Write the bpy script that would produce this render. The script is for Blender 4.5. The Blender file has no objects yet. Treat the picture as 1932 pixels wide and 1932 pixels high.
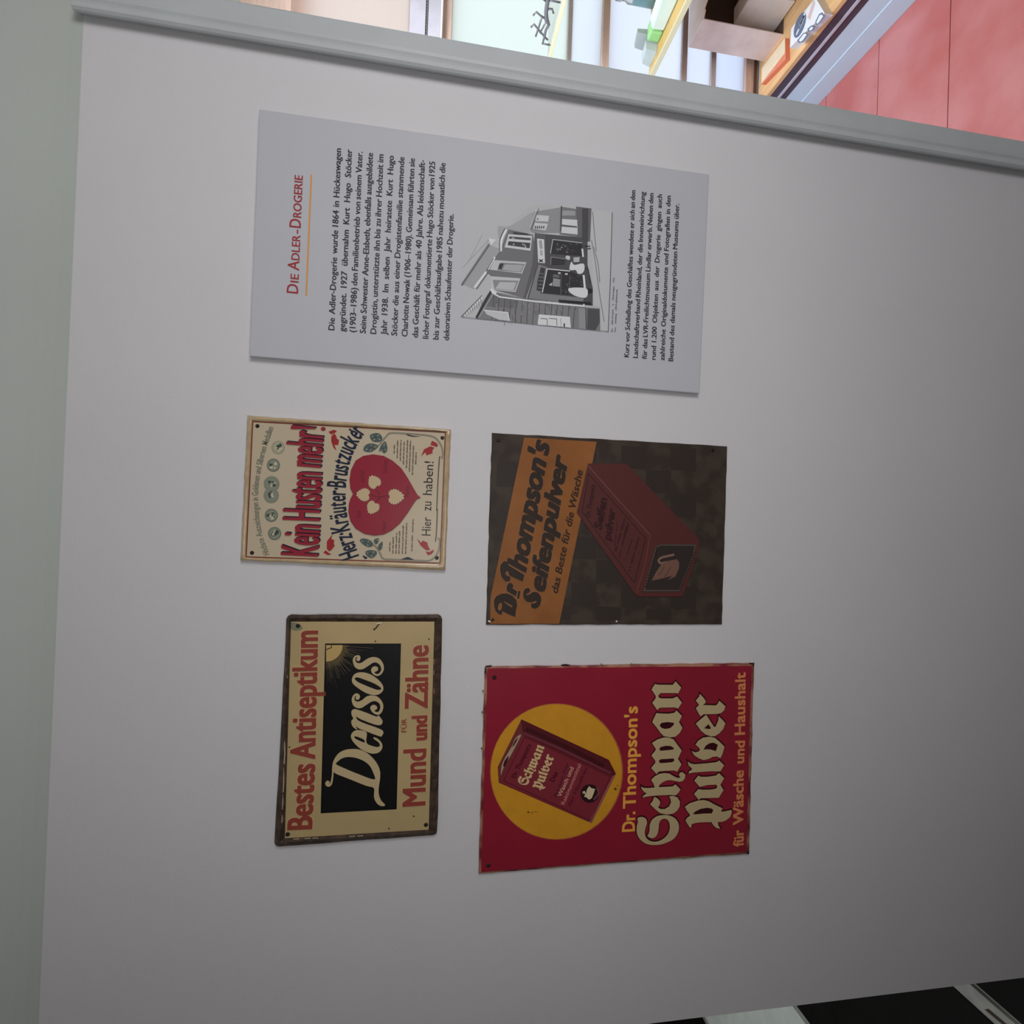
import bpy, bmesh, math, random
from mathutils import Vector, Matrix
random.seed(7)
S = bpy.context.scene
COL = S.collection

# ------------------------------------------------------------------ camera
# upright frame: X right along the wall, Y depth (picture wall is y=0), Z up.
# the photo was taken with the camera turned a quarter turn.
FPX = 943.76
R0 = (0.99930276, -0.03712571, -0.00395946)     # upright-right axis (X, down, depth)
R1 = (0.03610970, 0.98798311, -0.15028461)      # upright-down axis
R2 = (0.00949130, 0.15003685, 0.98863485)       # view axis
EYE = Vector((0, -1, 1.6))
def wv(r): return Vector((r[0], r[2], -r[1]))
UR, UD, FW = wv(R0), wv(R1), wv(R2)
cam_d = bpy.data.cameras.new('camera'); cam = bpy.data.objects.new('camera', cam_d); COL.objects.link(cam)
m = Matrix((UD, UR, -FW)).transposed().to_4x4()
m.translation = EYE
cam.matrix_world = m
cam_d.sensor_fit = 'HORIZONTAL'; cam_d.sensor_width = 36; cam_d.lens = FPX / 1932 * 36
cam_d.clip_start = 0.02; cam_d.clip_end = 100
S.camera = cam
S.view_settings.view_transform = 'Standard'; S.view_settings.look = 'None'
S.view_settings.gamma = 1; S.view_settings.use_curve_mapping = False
S.view_settings.exposure = 0.0

# ------------------------------------------------------------------ light
w = bpy.data.worlds.new('sky'); S.world = w; w.use_nodes = True
bg = w.node_tree.nodes['Background']; bg.inputs[0].default_value = (0.95, 0.97, 1.0, 1); bg.inputs[1].default_value = 1.36
def area(name, loc, target, sx, sy, power, col, spread=180):
    l = bpy.data.lights.new(name, 'AREA'); l.shape = 'RECTANGLE'; l.size = sx; l.size_y = sy
    l.energy = power; l.color = col; l.spread = math.radians(spread)
    o = bpy.data.objects.new(name, l); COL.objects.link(o); o.location = loc
    o.rotation_euler = (Vector(target) - Vector(loc)).to_track_quat('-Z', 'Z').to_euler()
    return o
area('room_window_light', (1.15, -1.38, 1.52), (0.15, 0, 1.56), 0.7, 0.7, 11.2, (1.0, 0.985, 0.99))
area('room_fill_light', (-0.14, -1.12, 1.48), (-0.14, 0, 1.48), 0.4, 0.4, 2.9, (1.0, 0.985, 0.97))
area('alcove_fill_light', (1.32, 0.27, 2.15), (1.98, 0.85, 0.35), 0.7, 0.5, 35.0, (0.78, 0.90, 1.0))  # added lamp out of view, brightens the plinth, red floor and display
area('passage_fill_light', (-2.1, 0.9, 2.3), (-2.0, 1.0, 0), 0.8, 0.6, 17.0, (0.93, 1.0, 0.97))  # added unseen lamp, lifts the floor slabs beyond the wall's free end

# ------------------------------------------------------------------ helpers
def ray(px, py):
    u, v = 1932 - py, px
    return UR * ((u - 966) / FPX) + UD * ((v - 966) / FPX) + FW
def PY(px, py, y):
    d = ray(px, py); return EYE + d * ((y - EYE.y) / d.y)
def PX(px, py, x):
    d = ray(px, py); return EYE + d * ((x - EYE.x) / d.x)
def PZ(px, py, z):
    d = ray(px, py); return EYE + d * ((z - EYE.z) / d.z)
FR = {'ph': (1, 0, 0),
 'S1': (10.733, 1190, 1420), 'S2': (10.733, 1190, 1270), 'S3': (12.883, 1280, 1430), 'S4': (12.883, 1280, 1290),
 'D1': (12.07, 600, 1380), 'D2': (10.736, 600, 1210), 'BX': (7.728, 930, 1350), 'SB': (6.9, 1080, 860),
 'K1': (8.4, 450, 850), 'K2': (9.2, 450, 770), 'K3': (9.2, 650, 800), 'K4': (9.2, 650, 950),
 'T1': (9.424, 915, 990), 'T2': (9.424, 915, 810), 'D3': (7.725, 500, 1360),
 'KZ': (4.391, 440, 760), 'DZ': (4.025, 500, 1140), 'TZ': (3.788, 890, 800), 'SZ': (3.513, 890, 1230),
 'P1': (3.864, 460, 200), 'P2': (3.715, 840, 300), 'P3': (6.0375, 860, 350),
 'W1': (3.864, 1200, 0), 'W6': (6.44, 1000, 0), 'W8': (6.0375, 1280, 0)}
def ph(fr, p):
    s, ox, oy = FR[fr]; return (p[0] / s + ox, p[1] / s + oy)
def wp(fr, p, y):                     # frame point -> (X, Z) on the plane at depth y
    q = PY(*ph(fr, p), y); return Vector((q.x, q.z))

def lin(c):
    c = c / 255.0
    return c / 12.92 if c <= 0.04045 else ((c + 0.055) / 1.055) ** 2.4
def alb(rgb, ref=(172, 170, 173), k=0.72):
    return tuple(min(0.92, k * lin(a) / lin(b)) for a, b in zip(rgb, ref))
MATS = {}
def mat(name, col, rough=0.5, spec=0.5, metal=0.0, noise=0.0, nscale=40.0, bump=0.0, bscale=200.0, trans=0.0, ior=1.45, stretch=None, coat=0.0, col2=None):
    if name in MATS: return MATS[name]
    M = bpy.data.materials.new(name); M.use_nodes = True; MATS[name] = M
    nt = M.node_tree; b = nt.nodes['Principled BSDF']
    b.inputs['Base Color'].default_value = (*col, 1); b.inputs['Roughness'].default_value = rough
    b.inputs['Specular IOR Level'].default_value = spec; b.inputs['Metallic'].default_value = metal
    b.inputs['Transmission Weight'].default_value = trans; b.inputs['IOR'].default_value = ior
    b.inputs['Coat Weight'].default_value = coat
    if noise or bump or col2:
        tc = nt.nodes.new('ShaderNodeTexCoord'); mp = nt.nodes.new('ShaderNodeMapping')
        nt.links.new(tc.outputs['Object'], mp.inputs[0])
        if stretch: mp.inputs['Scale'].default_value = stretch
    if noise or col2:
        n = nt.nodes.new('ShaderNodeTexNoise'); n.inputs['Scale'].default_value = nscale; n.inputs['Detail'].default_value = 5
        nt.links.new(mp.outputs[0], n.inputs[0])
        r = nt.nodes.new('ShaderNodeValToRGB')
        if col2:
            a, c = col, col2
            r.color_ramp.elements[0].position = 0.40; r.color_ramp.elements[1].position = 0.62
        else:
            a = tuple(x * (1 - noise) for x in col); c = tuple(min(1, x * (1 + noise)) for x in col)
            r.color_ramp.elements[0].position = 0.3; r.color_ramp.elements[1].position = 0.7
        r.color_ramp.elements[0].color = (*a, 1); r.color_ramp.elements[1].color = (*c, 1)
        nt.links.new(n.outputs[0], r.inputs[0]); nt.links.new(r.outputs[0], b.inputs['Base Color'])
    if bump:
        n2 = nt.nodes.new('ShaderNodeTexNoise'); n2.inputs['Scale'].default_value = bscale; n2.inputs['Detail'].default_value = 4
        nt.links.new(mp.outputs[0], n2.inputs[0])
        bp = nt.nodes.new('ShaderNodeBump'); bp.inputs['Strength'].default_value = bump; bp.inputs['Distance'].default_value = 0.002
        nt.links.new(n2.outputs[0], bp.inputs['Height']); nt.links.new(bp.outputs[0], b.inputs['Normal'])
    return M
_cc = {}
def cm(rgb, ref=(172, 170, 173), rough=0.5, spec=0.4, noise=0.0, **k):
    key = (rgb, ref, rough, spec, noise, tuple(sorted(k.items())))
    if key not in _cc:
        _cc[key] = mat('paint_%d_%d_%d_%d' % (rgb[0], rgb[1], rgb[2], len(_cc)), alb(rgb, ref), rough, spec, noise=noise, **k)
    return _cc[key]

def link_mesh(name, me, parent=None, mats=(), loc=None):
    o = bpy.data.objects.new(name, me); COL.objects.link(o)
    for mm in mats: me.materials.append(mm)
    if parent is not None: o.parent = parent
    if loc is not None: o.location = loc
    return o
def empty(name, label, cat, loc, group=None, rz=0):
    o = bpy.data.objects.new(name, None); COL.objects.link(o); o.location = loc; o.rotation_euler = (0, 0, rz)
    o.empty_display_size = 0.05
    o['label'] = label; o['category'] = cat
    if group: o['group'] = group
    return o
def shift(bm, parent):
    if parent is not None:
        v = parent.location.copy(); p = parent.parent
        while p is not None: v += p.location; p = p.parent
        bmesh.ops.translate(bm, vec=-v, verts=bm.verts)
def finish(bm, name, mats, parent=None, smooth=False, structure=False):
    shift(bm, parent)
    bmesh.ops.recalc_face_normals(bm, faces=bm.faces)
    me = bpy.data.meshes.new(name); bm.to_mesh(me); bm.free()
    if smooth:
        for p in me.polygons: p.use_smooth = True
    if not isinstance(mats, (list, tuple)): mats = [mats]
    o = link_mesh(name, me, parent, mats)
    if structure: o['kind'] = 'structure'
    return o
def bxf(bm, x0, x1, y0, y1, z0, z1, bev=0.0):
    r = bmesh.ops.create_cube(bm, size=1)
    vs = r['verts']
    for v in vs:
        v.co = Vector((x0 + (v.co.x + .5) * (x1 - x0), y0 + (v.co.y + .5) * (y1 - y0), z0 + (v.co.z + .5) * (z1 - z0)))
    if bev:
        es = list({e for v in vs for e in v.link_edges})
        bmesh.ops.bevel(bm, geom=es, offset=bev, segments=2, affect='EDGES', profile=0.6)
def box(name, x0, x1, y0, y1, z0, z1, mt, parent=None, bev=0.0, structure=False):
    bm = bmesh.new(); bxf(bm, x0, x1, y0, y1, z0, z1, bev)
    return finish(bm, name, mt, parent, structure=structure)
def tube(bm, pts, r, n=8):
    pts = [Vector(p) for p in pts]; rings = []
    for i, p in enumerate(pts):
        d = (pts[min(i + 1, len(pts) - 1)] - pts[max(i - 1, 0)]).normalized()
        a = d.orthogonal().normalized() if i == 0 else (rings_a - d * rings_a.dot(d)).normalized()
        rings_a = a; b = d.cross(a)
        rr = r[i] if isinstance(r, (list, tuple)) else r
        rings.append([bm.verts.new(p + (a * math.cos(t) + b * math.sin(t)) * rr) for t in [2 * math.pi * k / n for k in range(n)]])
    for A, B in zip(rings, rings[1:]):
        for k in range(n): bm.faces.new((A[k], A[(k + 1) % n], B[(k + 1) % n], B[k]))
    bm.faces.new(rings[0][::-1]); bm.faces.new(rings[-1])
def lathe(bm, c, prof, n=20):
    rings = [[bm.verts.new((c[0] + r * math.cos(2 * math.pi * k / n), c[1] + r * math.sin(2 * math.pi * k / n), c[2] + z)) for k in range(n)] for r, z in prof]
    for A, B in zip(rings, rings[1:]):
        for k in range(n): bm.faces.new((A[k], A[(k + 1) % n], B[(k + 1) % n], B[k]))
    bm.faces.new(rings[0][::-1]); bm.faces.new(rings[-1])
def hexa(bm, bot, top):
    b = [bm.verts.new(p) for p in bot]; t = [bm.verts.new(p) for p in top]; n = len(b)
    bm.faces.new(b[::-1]); bm.faces.new(t)
    for k in range(n): bm.faces.new((b[k], b[(k + 1) % n], t[(k + 1) % n], t[k]))

# --- flat shapes: 2D outlines (X,Z) -> thin solid standing proud of a plane
def catmull(p, k=5):
    n = len(p); out = []
    for i in range(n):
        a, b, c, d = p[i - 1], p[i], p[(i + 1) % n], p[(i + 2) % n]
        for j in range(k):
            t = j / k
            out.append(0.5 * ((2 * b) + (c - a) * t + (2 * a - 5 * b + 4 * c - d) * t * t + (3 * b - a - 3 * c + d) * t ** 3))
    return out
def curve_mesh(loops, extrude, bevel=0.0, offset=0.0):
    cu = bpy.data.curves.new('t', 'CURVE'); cu.dimensions = '2D'; cu.fill_mode = 'BOTH'
    cu.extrude = extrude; cu.bevel_depth = bevel; cu.bevel_resolution = 1; cu.offset = offset
    for lp in loops:
        sp = cu.splines.new('POLY'); sp.points.add(len(lp) - 1)
        for q, p in zip(sp.points, lp): q.co = (p[0], p[1], 0, 1)
        sp.use_cyclic_u = True
    o = bpy.data.objects.new('t', cu); me = o.to_mesh()
    V = [v.co.copy() for v in me.vertices]; F = [tuple(p.vertices) for p in me.polygons]
    o.to_mesh_clear(); bpy.data.objects.remove(o); bpy.data.curves.remove(cu)
    return V, F
_fc = {}
def text_mesh(s, bold=0.0, extrude=0.002, bevel=0.0, res=3):
    k = (s, bold, extrude, bevel, res)
    if k in _fc: return _fc[k]
    cu = bpy.data.curves.new('t', 'FONT'); cu.body = s; cu.size = 1; cu.extrude = extrude; cu.offset = bold
    cu.bevel_depth = bevel; cu.bevel_resolution = 0; cu.resolution_u = res; cu.fill_mode = 'BOTH'
    o = bpy.data.objects.new('t', cu); me = o.to_mesh()
    V = [v.co.copy() for v in me.vertices]; F = [tuple(p.vertices) for p in me.polygons]
    o.to_mesh_clear(); bpy.data.objects.remove(o); bpy.data.curves.remove(cu)
    _fc[k] = (V, F); return _fc[k]
V_, F_ = text_mesh('H'); CAP = max(v.y for v in V_) - min(v.y for v in V_)

class Pr:
    """a flat print / embossing joined into one mesh, several paints allowed"""
    def __init__(s, name, parent, y, label=None):
        s.n, s.p, s.y, s.V, s.F, s.mi, s.m, s.label = name, parent, y, [], [], [], [], label
    def _put(s, V, F, mt):
        s.c = getattr(s, 'c', 0) + 1; e = (s.c % 60) * 3e-6
        V = [Vector((v.x, v.y - e, v.z)) for v in V]
        if mt not in s.m: s.m.append(mt)
        i = s.m.index(mt); b = len(s.V); s.V += V
        s.F += [tuple(b + k for k in f) for f in F]; s.mi += [i] * len(F)
    def poly(s, fr, loops, mt, L=1, th=0.0002, smooth=False, bevel=0.0, offset=0.0, k=5, sh=(0, 0), flat=False):
        if not isinstance(loops[0][0], (tuple, list)): loops = [loops]
        y = s.y - L * 0.0003
        lw = [[wp(fr, p, y) + Vector(sh) for p in lp] for lp in loops]
        if smooth: lw = [catmull(l, k) for l in lw]
        V, F = curve_mesh(lw, th / 2, bevel, offset)
        zc = min([v.z for v in V] or [0])
        if flat:
            zr = max(v.z for v in V) - zc; V = [Vector((v.x, v.y, zc + (v.z - zc) / zr * th)) for v in V]
        s._put([Vector((v.x, y - (v.z - zc), v.y)) for v in V], F, mt)
    def stroke(s, fr, pts, wd, mt, L=1, closed=False, smooth=False, th=0.0002):
        y = s.y - L * 0.0003
        P = [wp(fr, p, y) for p in pts]; wd = wd / FR[fr][0] / FPX * 1.0
        if smooth and not closed:
            q = [P[0] * 2 - P[1]] + P + [P[-1] * 2 - P[-2]]; out = []
            for i in range(1, len(q) - 2):
                a, b, c, d = q[i - 1], q[i], q[i + 1], q[i + 2]
                for j in range(5):
                    t = j / 5; out.append(0.5 * ((2 * b) + (c - a) * t + (2 * a - 5 * b + 4 * c - d) * t * t + (3 * b - a - 3 * c + d) * t ** 3))
            P = out + [P[-1]]
        n = len(P); Lf, Rt = [], []
        for i in range(n):
            if closed: a, c = P[i - 1], P[(i + 1) % n]
            else: a, c = P[max(i - 1, 0)], P[min(i + 1, n - 1)]
            d1 = (P[i] - a); d2 = (c - P[i])
            d1 = d1.normalized() if d1.length > 1e-9 else d2.normalized(); d2 = d2.normalized() if d2.length > 1e-9 else d1
            nn = Vector((-(d1 + d2).y, (d1 + d2).x)).normalized(); cs = max(0.5, nn.dot(Vector((-d1.y, d1.x))))
            Lf.append(P[i] + nn * wd / 2 / cs); Rt.append(P[i] - nn * wd / 2 / cs)
        V, F = [], []
        for yy in (y, y - th):
            V += [Vector((p.x, yy, p.y)) for p in Lf] + [Vector((p.x, yy, p.y)) for p in Rt]
        m2 = n if closed else n - 1
        for i in range(m2):
            j = (i + 1) % n
            F.append((2 * n + i, 2 * n + j, 3 * n + j, 3 * n + i))
            F.append((i, j, 2 * n + j, 2 * n + i)); F.append((n + i, 3 * n + i, 3 * n + j, n + j))
        s._put(V, F, mt)
    def text(s, fr, txt, p0, p1, cap, mt, L=1, bold=0.0, shear=0.0, emb=0.0, bev=0.0, just=False, sh=(0, 0), res=3, cond=None, fat=None):
        """baseline p0->p1 (frame px), cap height in frame px; the width always fits p0..p1"""
        if fat:
            u_ = (wp(fr, p1, s.y) - wp(fr, p0, s.y)).normalized(); n_ = Vector((-u_.y, u_.x))
            for i_, (fa, fb) in enumerate(((-1, -1), (1, -1), (-1, 1), (1, 1), (0, 0))):
                o_ = u_ * (fa * fat[0] / 1000) + n_ * (fb * fat[1] / 1000)
                s.text(fr, txt, p0, p1, cap, mt, L + i_ * .08, bold, shear, emb, bev, just, (sh[0] + o_.x, sh[1] + o_.y), res, cond)
            return
        y = s.y - L * 0.0003
        a, b = wp(fr, p0, y), wp(fr, p1, y); d = b - a; Ln = d.length; d = d / Ln; n = Vector((-d.y, d.x))
        sc = FR[fr][0]; sy = cap / sc / FPX / CAP
        def put(w_, x0, sx):
            V, F = text_mesh(w_, bold, 0.004, bev, res)
            mx = min(v.x for v in V); zb = min(v.z for v in V); zt = max(v.z for v in V)
            zs = (emb if emb else 0.0002) / (zt - zb)
            out = []
            for v in V:
                q = a + d * (x0 + (v.x - mx) * sx + v.y * sy * shear) + n * (v.y * sy) + Vector(sh)
                out.append(Vector((q.x, y - (v.z - zb) * zs, q.y)))
            s._put(out, F, mt)
        def wid(w_):
            V, F = text_mesh(w_, bold, 0.004, bev, res); return max(v.x for v in V) - min(v.x for v in V)
        if not just:
            put(txt, 0, Ln / wid(txt))
        else:
            ws = txt.split(); W = [wid(w_) for w_ in ws]; sp = 0.34
            sx = sy * (cond or 0.93)
            tot = sum(W) * sx; gap = (Ln - tot) / max(1, len(ws) - 1)
            if gap < sp * sx * 0.8:
                sx = Ln / (sum(W) + sp * 0.85 * (len(ws) - 1)); gap = sp * 0.85 * sx
            x = 0
            for w_, wi in zip(ws, W): put(w_, x, sx); x += wi * sx + gap
    def arc(s, fr, txt, pts, cap, mt, L=1, bold=0.0, slim=0.8, shear=0.0, fat=0):
        if fat:
            for i_, (fa, fb) in enumerate(((-1, -1), (1, -1), (-1, 1), (1, 1))):
                s.arc(fr, txt, [(q[0] + fb * fat, q[1] + fa * fat) for q in pts], cap, mt, L + i_ * .08, bold, slim, shear)
            return
        y = s.y - L * 0.0003; P = [wp(fr, p, y) for p in pts]
        q = [P[0] * 2 - P[1]] + P + [P[-1] * 2 - P[-2]]; C = []
        for i in range(1, len(q) - 2):
            a, b, c, d = q[i - 1:i + 3]
            for j in range(12):
                t = j / 12; C.append(0.5 * ((2 * b) + (c - a) * t + (2 * a - 5 * b + 4 * c - d) * t * t + (3 * b - a - 3 * c + d) * t ** 3))
        C.append(P[-1]); cum = [0]
        for a, b in zip(C, C[1:]): cum.append(cum[-1] + (b - a).length)
        def at(t):
            t = min(max(t, 0), cum[-1] - 1e-6)
            for i in range(len(cum) - 1):
                if cum[i + 1] >= t:
                    f = (t - cum[i]) / (cum[i + 1] - cum[i]); return C[i].lerp(C[i + 1], f), (C[i + 1] - C[i]).normalized()
        adv = []
        for ch in txt:
            if ch == ' ': adv.append(0.3); continue
            V, F = text_mesh(ch, bold); adv.append(max(v.x for v in V) - min(v.x for v in V) + 0.075)
        tot = sum(adv); k = cum[-1] / tot; x = 0; sy = cap / FR[fr][0] / FPX / CAP
        for ch, ad in zip(txt, adv):
            if ch != ' ':
                V, F = text_mesh(ch, bold); mx = min(v.x for v in V); zb = min(v.z for v in V)
                o, d = at((x + ad / 2) * k); n = Vector((-d.y, d.x)); hw = (ad - 0.075) / 2
                out = []
                for v in V:
                    p = o + d * ((v.x - mx - hw) * k + v.y * sy * shear) + n * (v.y * sy)
                    out.append(Vector((p.x, y - (0.0002 if v.z > 0 else 0), p.y)))
                s._put(out, F, mt)
            x += ad
    def circ(s, fr, c, rx, ry, mt, L=1, n=28, ring=0, th=0.0002):
        pts = [(c[0] + rx * math.cos(2 * math.pi * i / n), c[1] + ry * math.sin(2 * math.pi * i / n)) for i in range(n)]
        if ring: s.stroke(fr, pts, ring, mt, L, closed=True)
        else: s.poly(fr, pts, mt, L, th)
    def build(s, stuff=False):
        me = bpy.data.meshes.new(s.n)
        off = s.p.location if s.p else Vector((0, 0, 0))
        me.from_pydata([v - off for v in s.V], [], s.F)
        me.polygons.foreach_set('material_index', s.mi)
        o = link_mesh(s.n, me, s.p, s.m)
        if s.label: o['label'] = s.label
        if s.n in ('scratch_marks', 'enamel_chips', 'rim_chips', 'edge_chips', 'fine_lettering', 'checker_squares'): o['kind'] = 'stuff'
        me.update(); return o

# ------------------------------------------------------------------ room materials
M_wall = mat('wall_plaster', (0.725, 0.705, 0.73), 0.85, 0.2, noise=0.02, nscale=3.0, bump=0.12, bscale=260)
M_ceil = mat('ceiling_paint', (0.55, 0.585, 0.55), 0.9, 0.1, noise=0.03, nscale=2.0)
M_trim = mat('grey_gloss_paint', (0.56, 0.585, 0.60), 0.42, 0.4, noise=0.03, nscale=12, bump=0.08, bscale=90)
M_red = mat('red_floor_paint', (0.53, 0.14, 0.125), 0.30, 0.5, bump=0.05, bscale=30, col2=(0.60, 0.22, 0.21), nscale=4.0)
M_white = mat('white_skirting_paint', (0.66, 0.84, 0.97), 0.45, 0.4)
M_dark = mat('dark_plum_metal', (0.085, 0.060, 0.085), 0.45, 0.5)
M_wood = mat('honey_wood', (0.82, 0.50, 0.24), 0.5, 0.4, noise=0.12, nscale=9, stretch=(8, 1, 8))
M_frame = mat('brown_window_wood', (0.62, 0.42, 0.33), 0.5, 0.4, noise=0.1, nscale=10, stretch=(1, 8, 8))
M_stone = mat('pale_floor_stone', (0.66, 0.68, 0.65), 0.7, 0.3, noise=0.08, nscale=14, bump=0.2, bscale=60)
M_slate = mat('black_floor_slab', (0.006, 0.005, 0.005), 0.7, 0.15, noise=0.3, nscale=9, bump=0.1, bscale=60)
M_joint = mat('floor_joint_mortar', (0.30, 0.29, 0.27), 0.9, 0.2, noise=0.2, nscale=30, bump=0.5, bscale=80)

# ------------------------------------------------------------------ room shell
ZC = 2.262; XE = -1.054; XJ = 0.905; YW = 1.03; XP = 1.865
box('wall_front', XE, XJ, 0, 0.12, -0.1, ZC - .004, M_wall, structure=True)
ZK = ZC + 0.15
bm = bmesh.new(); bxf(bm, -3.7, 3.3, -3.5, YW + .1, ZK, ZK + .1); bxf(bm, -3.7, -0.15, YW + .1, 3.5, ZK, ZK + .1)
finish(bm, 'ceiling', M_ceil, structure=True)
bm = bmesh.new()                       # quarter-round cove between wall and ceiling
prof = [(0.12, ZC - .004), (0.0, ZC - .004)] + [(-0.15 + 0.15 * math.cos(math.pi / 2 * i / 14), ZC + 0.15 * math.sin(math.pi / 2 * i / 14)) for i in range(15)] + [(0.12, ZK)]
a_ = [bm.verts.new((XE, y, z)) for y, z in prof]; b_ = [bm.verts.new((3.2, y, z)) for y, z in prof]
bm.faces.new(a_); bm.faces.new(b_[::-1])
for i in range(len(prof)): bm.faces.new((a_[i], b_[i], b_[(i + 1) % len(prof)], a_[(i + 1) % len(prof)]))
finish(bm, 'trim_2', M_ceil, structure=True)
bm = bmesh.new(); bxf(bm, -3.6, XE + .9, -3.4, 3.4, -0.1, -0.004); bxf(bm, XE + .9, 3.2, -3.4, 0.0, -0.1, -0.004)
floor = finish(bm, 'floor', M_joint, structure=True)
M_rear = mat('dark_shop_wall', (0.22, 0.20, 0.18), 0.8)
box('wall_left', -3.7, -3.6, -3.5, 3.5, -0.1, ZK, M_rear, structure=True)
box('wall_right', 3.2, 3.3, -3.5, YW + .1, -0.1, ZK, M_rear, structure=True)
box('wall_rear', -3.6, 3.2, -3.5, -3.4, -0.1, ZK, M_rear, structure=True)
box('wall_far', -3.6, -0.15, 3.4, 3.5, -0.1, ZK, M_rear, structure=True)
box('wall_alcove', 0.60, 0.72, 0.12, YW + .1, -0.1, ZK, M_wall, structure=True)
box('wall_passage', -0.25, -0.15, 0.12, 3.4, -0.1, ZK, M_rear, structure=True)
# floor slabs of the room behind the wall's free end
for (x0, x1, y0, y1, mt, lb) in [(-3.55, -2.806, -0.5, 0.9, M_slate, 0), (-3.55, -2.806, 0.93, 2.3, M_slate, 0), (-2.775, -2.068, -0.5, 0.4, M_stone, 0),
        (-2.775, -2.068, 0.43, 1.9, M_stone, 0), (-2.775, -2.068, 1.93, 3.3, M_slate, 0), (-2.045, -1.376, -0.7, 1.15, M_slate, 0), (-2.045, -1.376, 1.18, 2.6, M_stone, 0),
        (-1.309, -0.66, -0.7, 1.15, M_slate, 0), (-1.309, -0.66, 1.18, 2.6, M_slate, 0)]:
    bm = bmesh.new(); bxf(bm, x0, x1, y0, y1, -0.03, 0.0, 0.003)
    o = finish(bm, 'floor_slab', mt, floor)
bm = bmesh.new(); bxf(bm, -1.366, -1.318, -0.7, 0.95, -0.03, 0.006, 0.003)
st = finish(bm, 'stone_strip', mat('pale_strip_stone', (0.40, 0.385, 0.365), 0.8, 0.2, noise=0.15, nscale=25, bump=0.6, bscale=70), floor)
bm = bmesh.new(); hexa(bm, [(-1.352, .21, .0055), (-1.340, .20, .0055), (-1.335, .12, .0055), (-1.344, .10, .0055)], [(-1.352, .21, .0064), (-1.340, .20, .0064), (-1.335, .12, .0064), (-1.344, .10, .0064)])
finish(bm, 'crack', mat('crack_dark', (0.06, 0.04, 0.035), 0.9), st)
# red painted boards of the alcove floor (boards run along X)
bm = bmesh.new(); bxf(bm, XE + .9, 3.2, 0.0, YW + .1, -0.1, -0.006)
fl2 = finish(bm, 'floor_alcove', M_dark, structure=True)
ys = [0.0, 0.13, 0.394, 0.6655, 0.928, 1.03]
for a, b in zip(ys, ys[1:]):
    bm = bmesh.new(); bxf(bm, 0.72, 3.2, a + .0012, b - .0012, -0.025, 0.0, 0.0015)
    finish(bm, 'floor_board', M_red, fl2)

# door casing at the right end of the wall: stepped board with bead and groove
bm = bmesh.new()
prof = [(0.872, 0.0), (0.870, -0.006), (0.862, -0.017), (0.862, -0.021), (0.8655, -0.025), (0.873, -0.0252), (0.878, -0.0225), (0.882, -0.0195), (0.886, -0.0225), (0.892, -0.0235), (0.921, -0.0238), (0.926, -0.021), (0.926, 0.125), (0.905, 0.125), (0.905, 0.0)]
bt = [bm.verts.new((x, y, 0)) for x, y in prof]; tp = [bm.verts.new((x, y, ZC)) for x, y in prof]
n = len(prof); bm.faces.new(bt); bm.faces.new(tp[::-1])
for i in range(n): bm.faces.new((bt[i], bt[(i + 1) % n], tp[(i + 1) % n], tp[i]))
finish(bm, 'trim_1', M_trim, structure=True)
# display platform: white stepped plinth, dark rail with a light line, wooden top
bm = bmesh.new(); bxf(bm, XP, 3.2, 0.14, YW, 0, 0.082, 0.002); bxf(bm, XP + 0.0025, 3.2, 0.14, YW, 0.0825, 0.158, 0.001)
plat = empty('display_platform', 'low display platform with white stepped plinth, dark rail and honey wood top under the shelves', 'platform', (2.5, 0.6, 0))
finish(bm, 'plinth', M_white, plat)
box('rail', XP + 0.002, 3.19, 0.145, YW - .005, 0.158, 0.232, M_dark, plat)
box('rail_strip', XP - 0.0015, XP + 0.002, 0.145, YW - .005, 0.188, 0.199, mat('pale_lilac_strip', (0.62, 0.58, 0.66), 0.4), plat)
box('top_board', XP, 3.19, 0.14, YW - .002, 0.232, 0.252, M_wood, plat, 0.003)
ZT = 0.252

# ------------------------------------------------------------------ window behind the alcove
def zz(px, py): return PY(px, py, YW).z
M_pane = bpy.data.materials.new('frosted_pane'); M_pane.use_nodes = True
def pane_mat(name, col, mix=0.12):
    M = bpy.data.materials.new(name); M.use_nodes = True; nt = M.node_tree; nt.nodes.clear()
    out = nt.nodes.new('ShaderNodeOutputMaterial'); t = nt.nodes.new('ShaderNodeBsdfTranslucent'); t.inputs[0].default_value = (*col, 1)
    g = nt.nodes.new('ShaderNodeBsdfGlossy'); g.inputs[1].default_value = 0.3
    mx = nt.nodes.new('ShaderNodeMixShader'); mx.inputs[0].default_value = 0.04
    nt.links.new(t.outputs[0], mx.inputs[1]); nt.links.new(g.outputs[0], mx.inputs[2]); nt.links.new(mx.outputs[0], out.inputs[0])
    return M
bars = [('rail_thick', zz(835, 50), zz(852, 50)), ('bar', zz(1073, 50), zz(1081, 50)), ('rail_thick', zz(1138, 50), zz(1151, 50)),
        ('bar', zz(1289, 100), zz(1299, 100)), ('bar', zz(1344, 130), zz(1353, 130)), ('bottom_rail', zz(1407, 165), ZT + .004)]
win = empty('window_1', 'brown wooden window with frosted panes behind the display shelves', 'window', (1.95, YW + .03, 0.9))
del win['label']; del win['category']; win['kind'] = 'structure'
WX0, WX1, WZ1 = 0.80, 3.15, 2.2
for nm, zt, zb in bars:
    d = 0.05 if nm != 'bar' else 0.03
    box('glazing_bar' if nm == 'bar' else 'window_rail', WX0, WX1, YW + .002 if nm != 'bar' else YW + .008, YW + d, zb, zt, M_frame if nm != 'bar' else mat('grey_brown_bar', (0.55, 0.46, 0.43), 0.5), win, 0.002)
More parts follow.
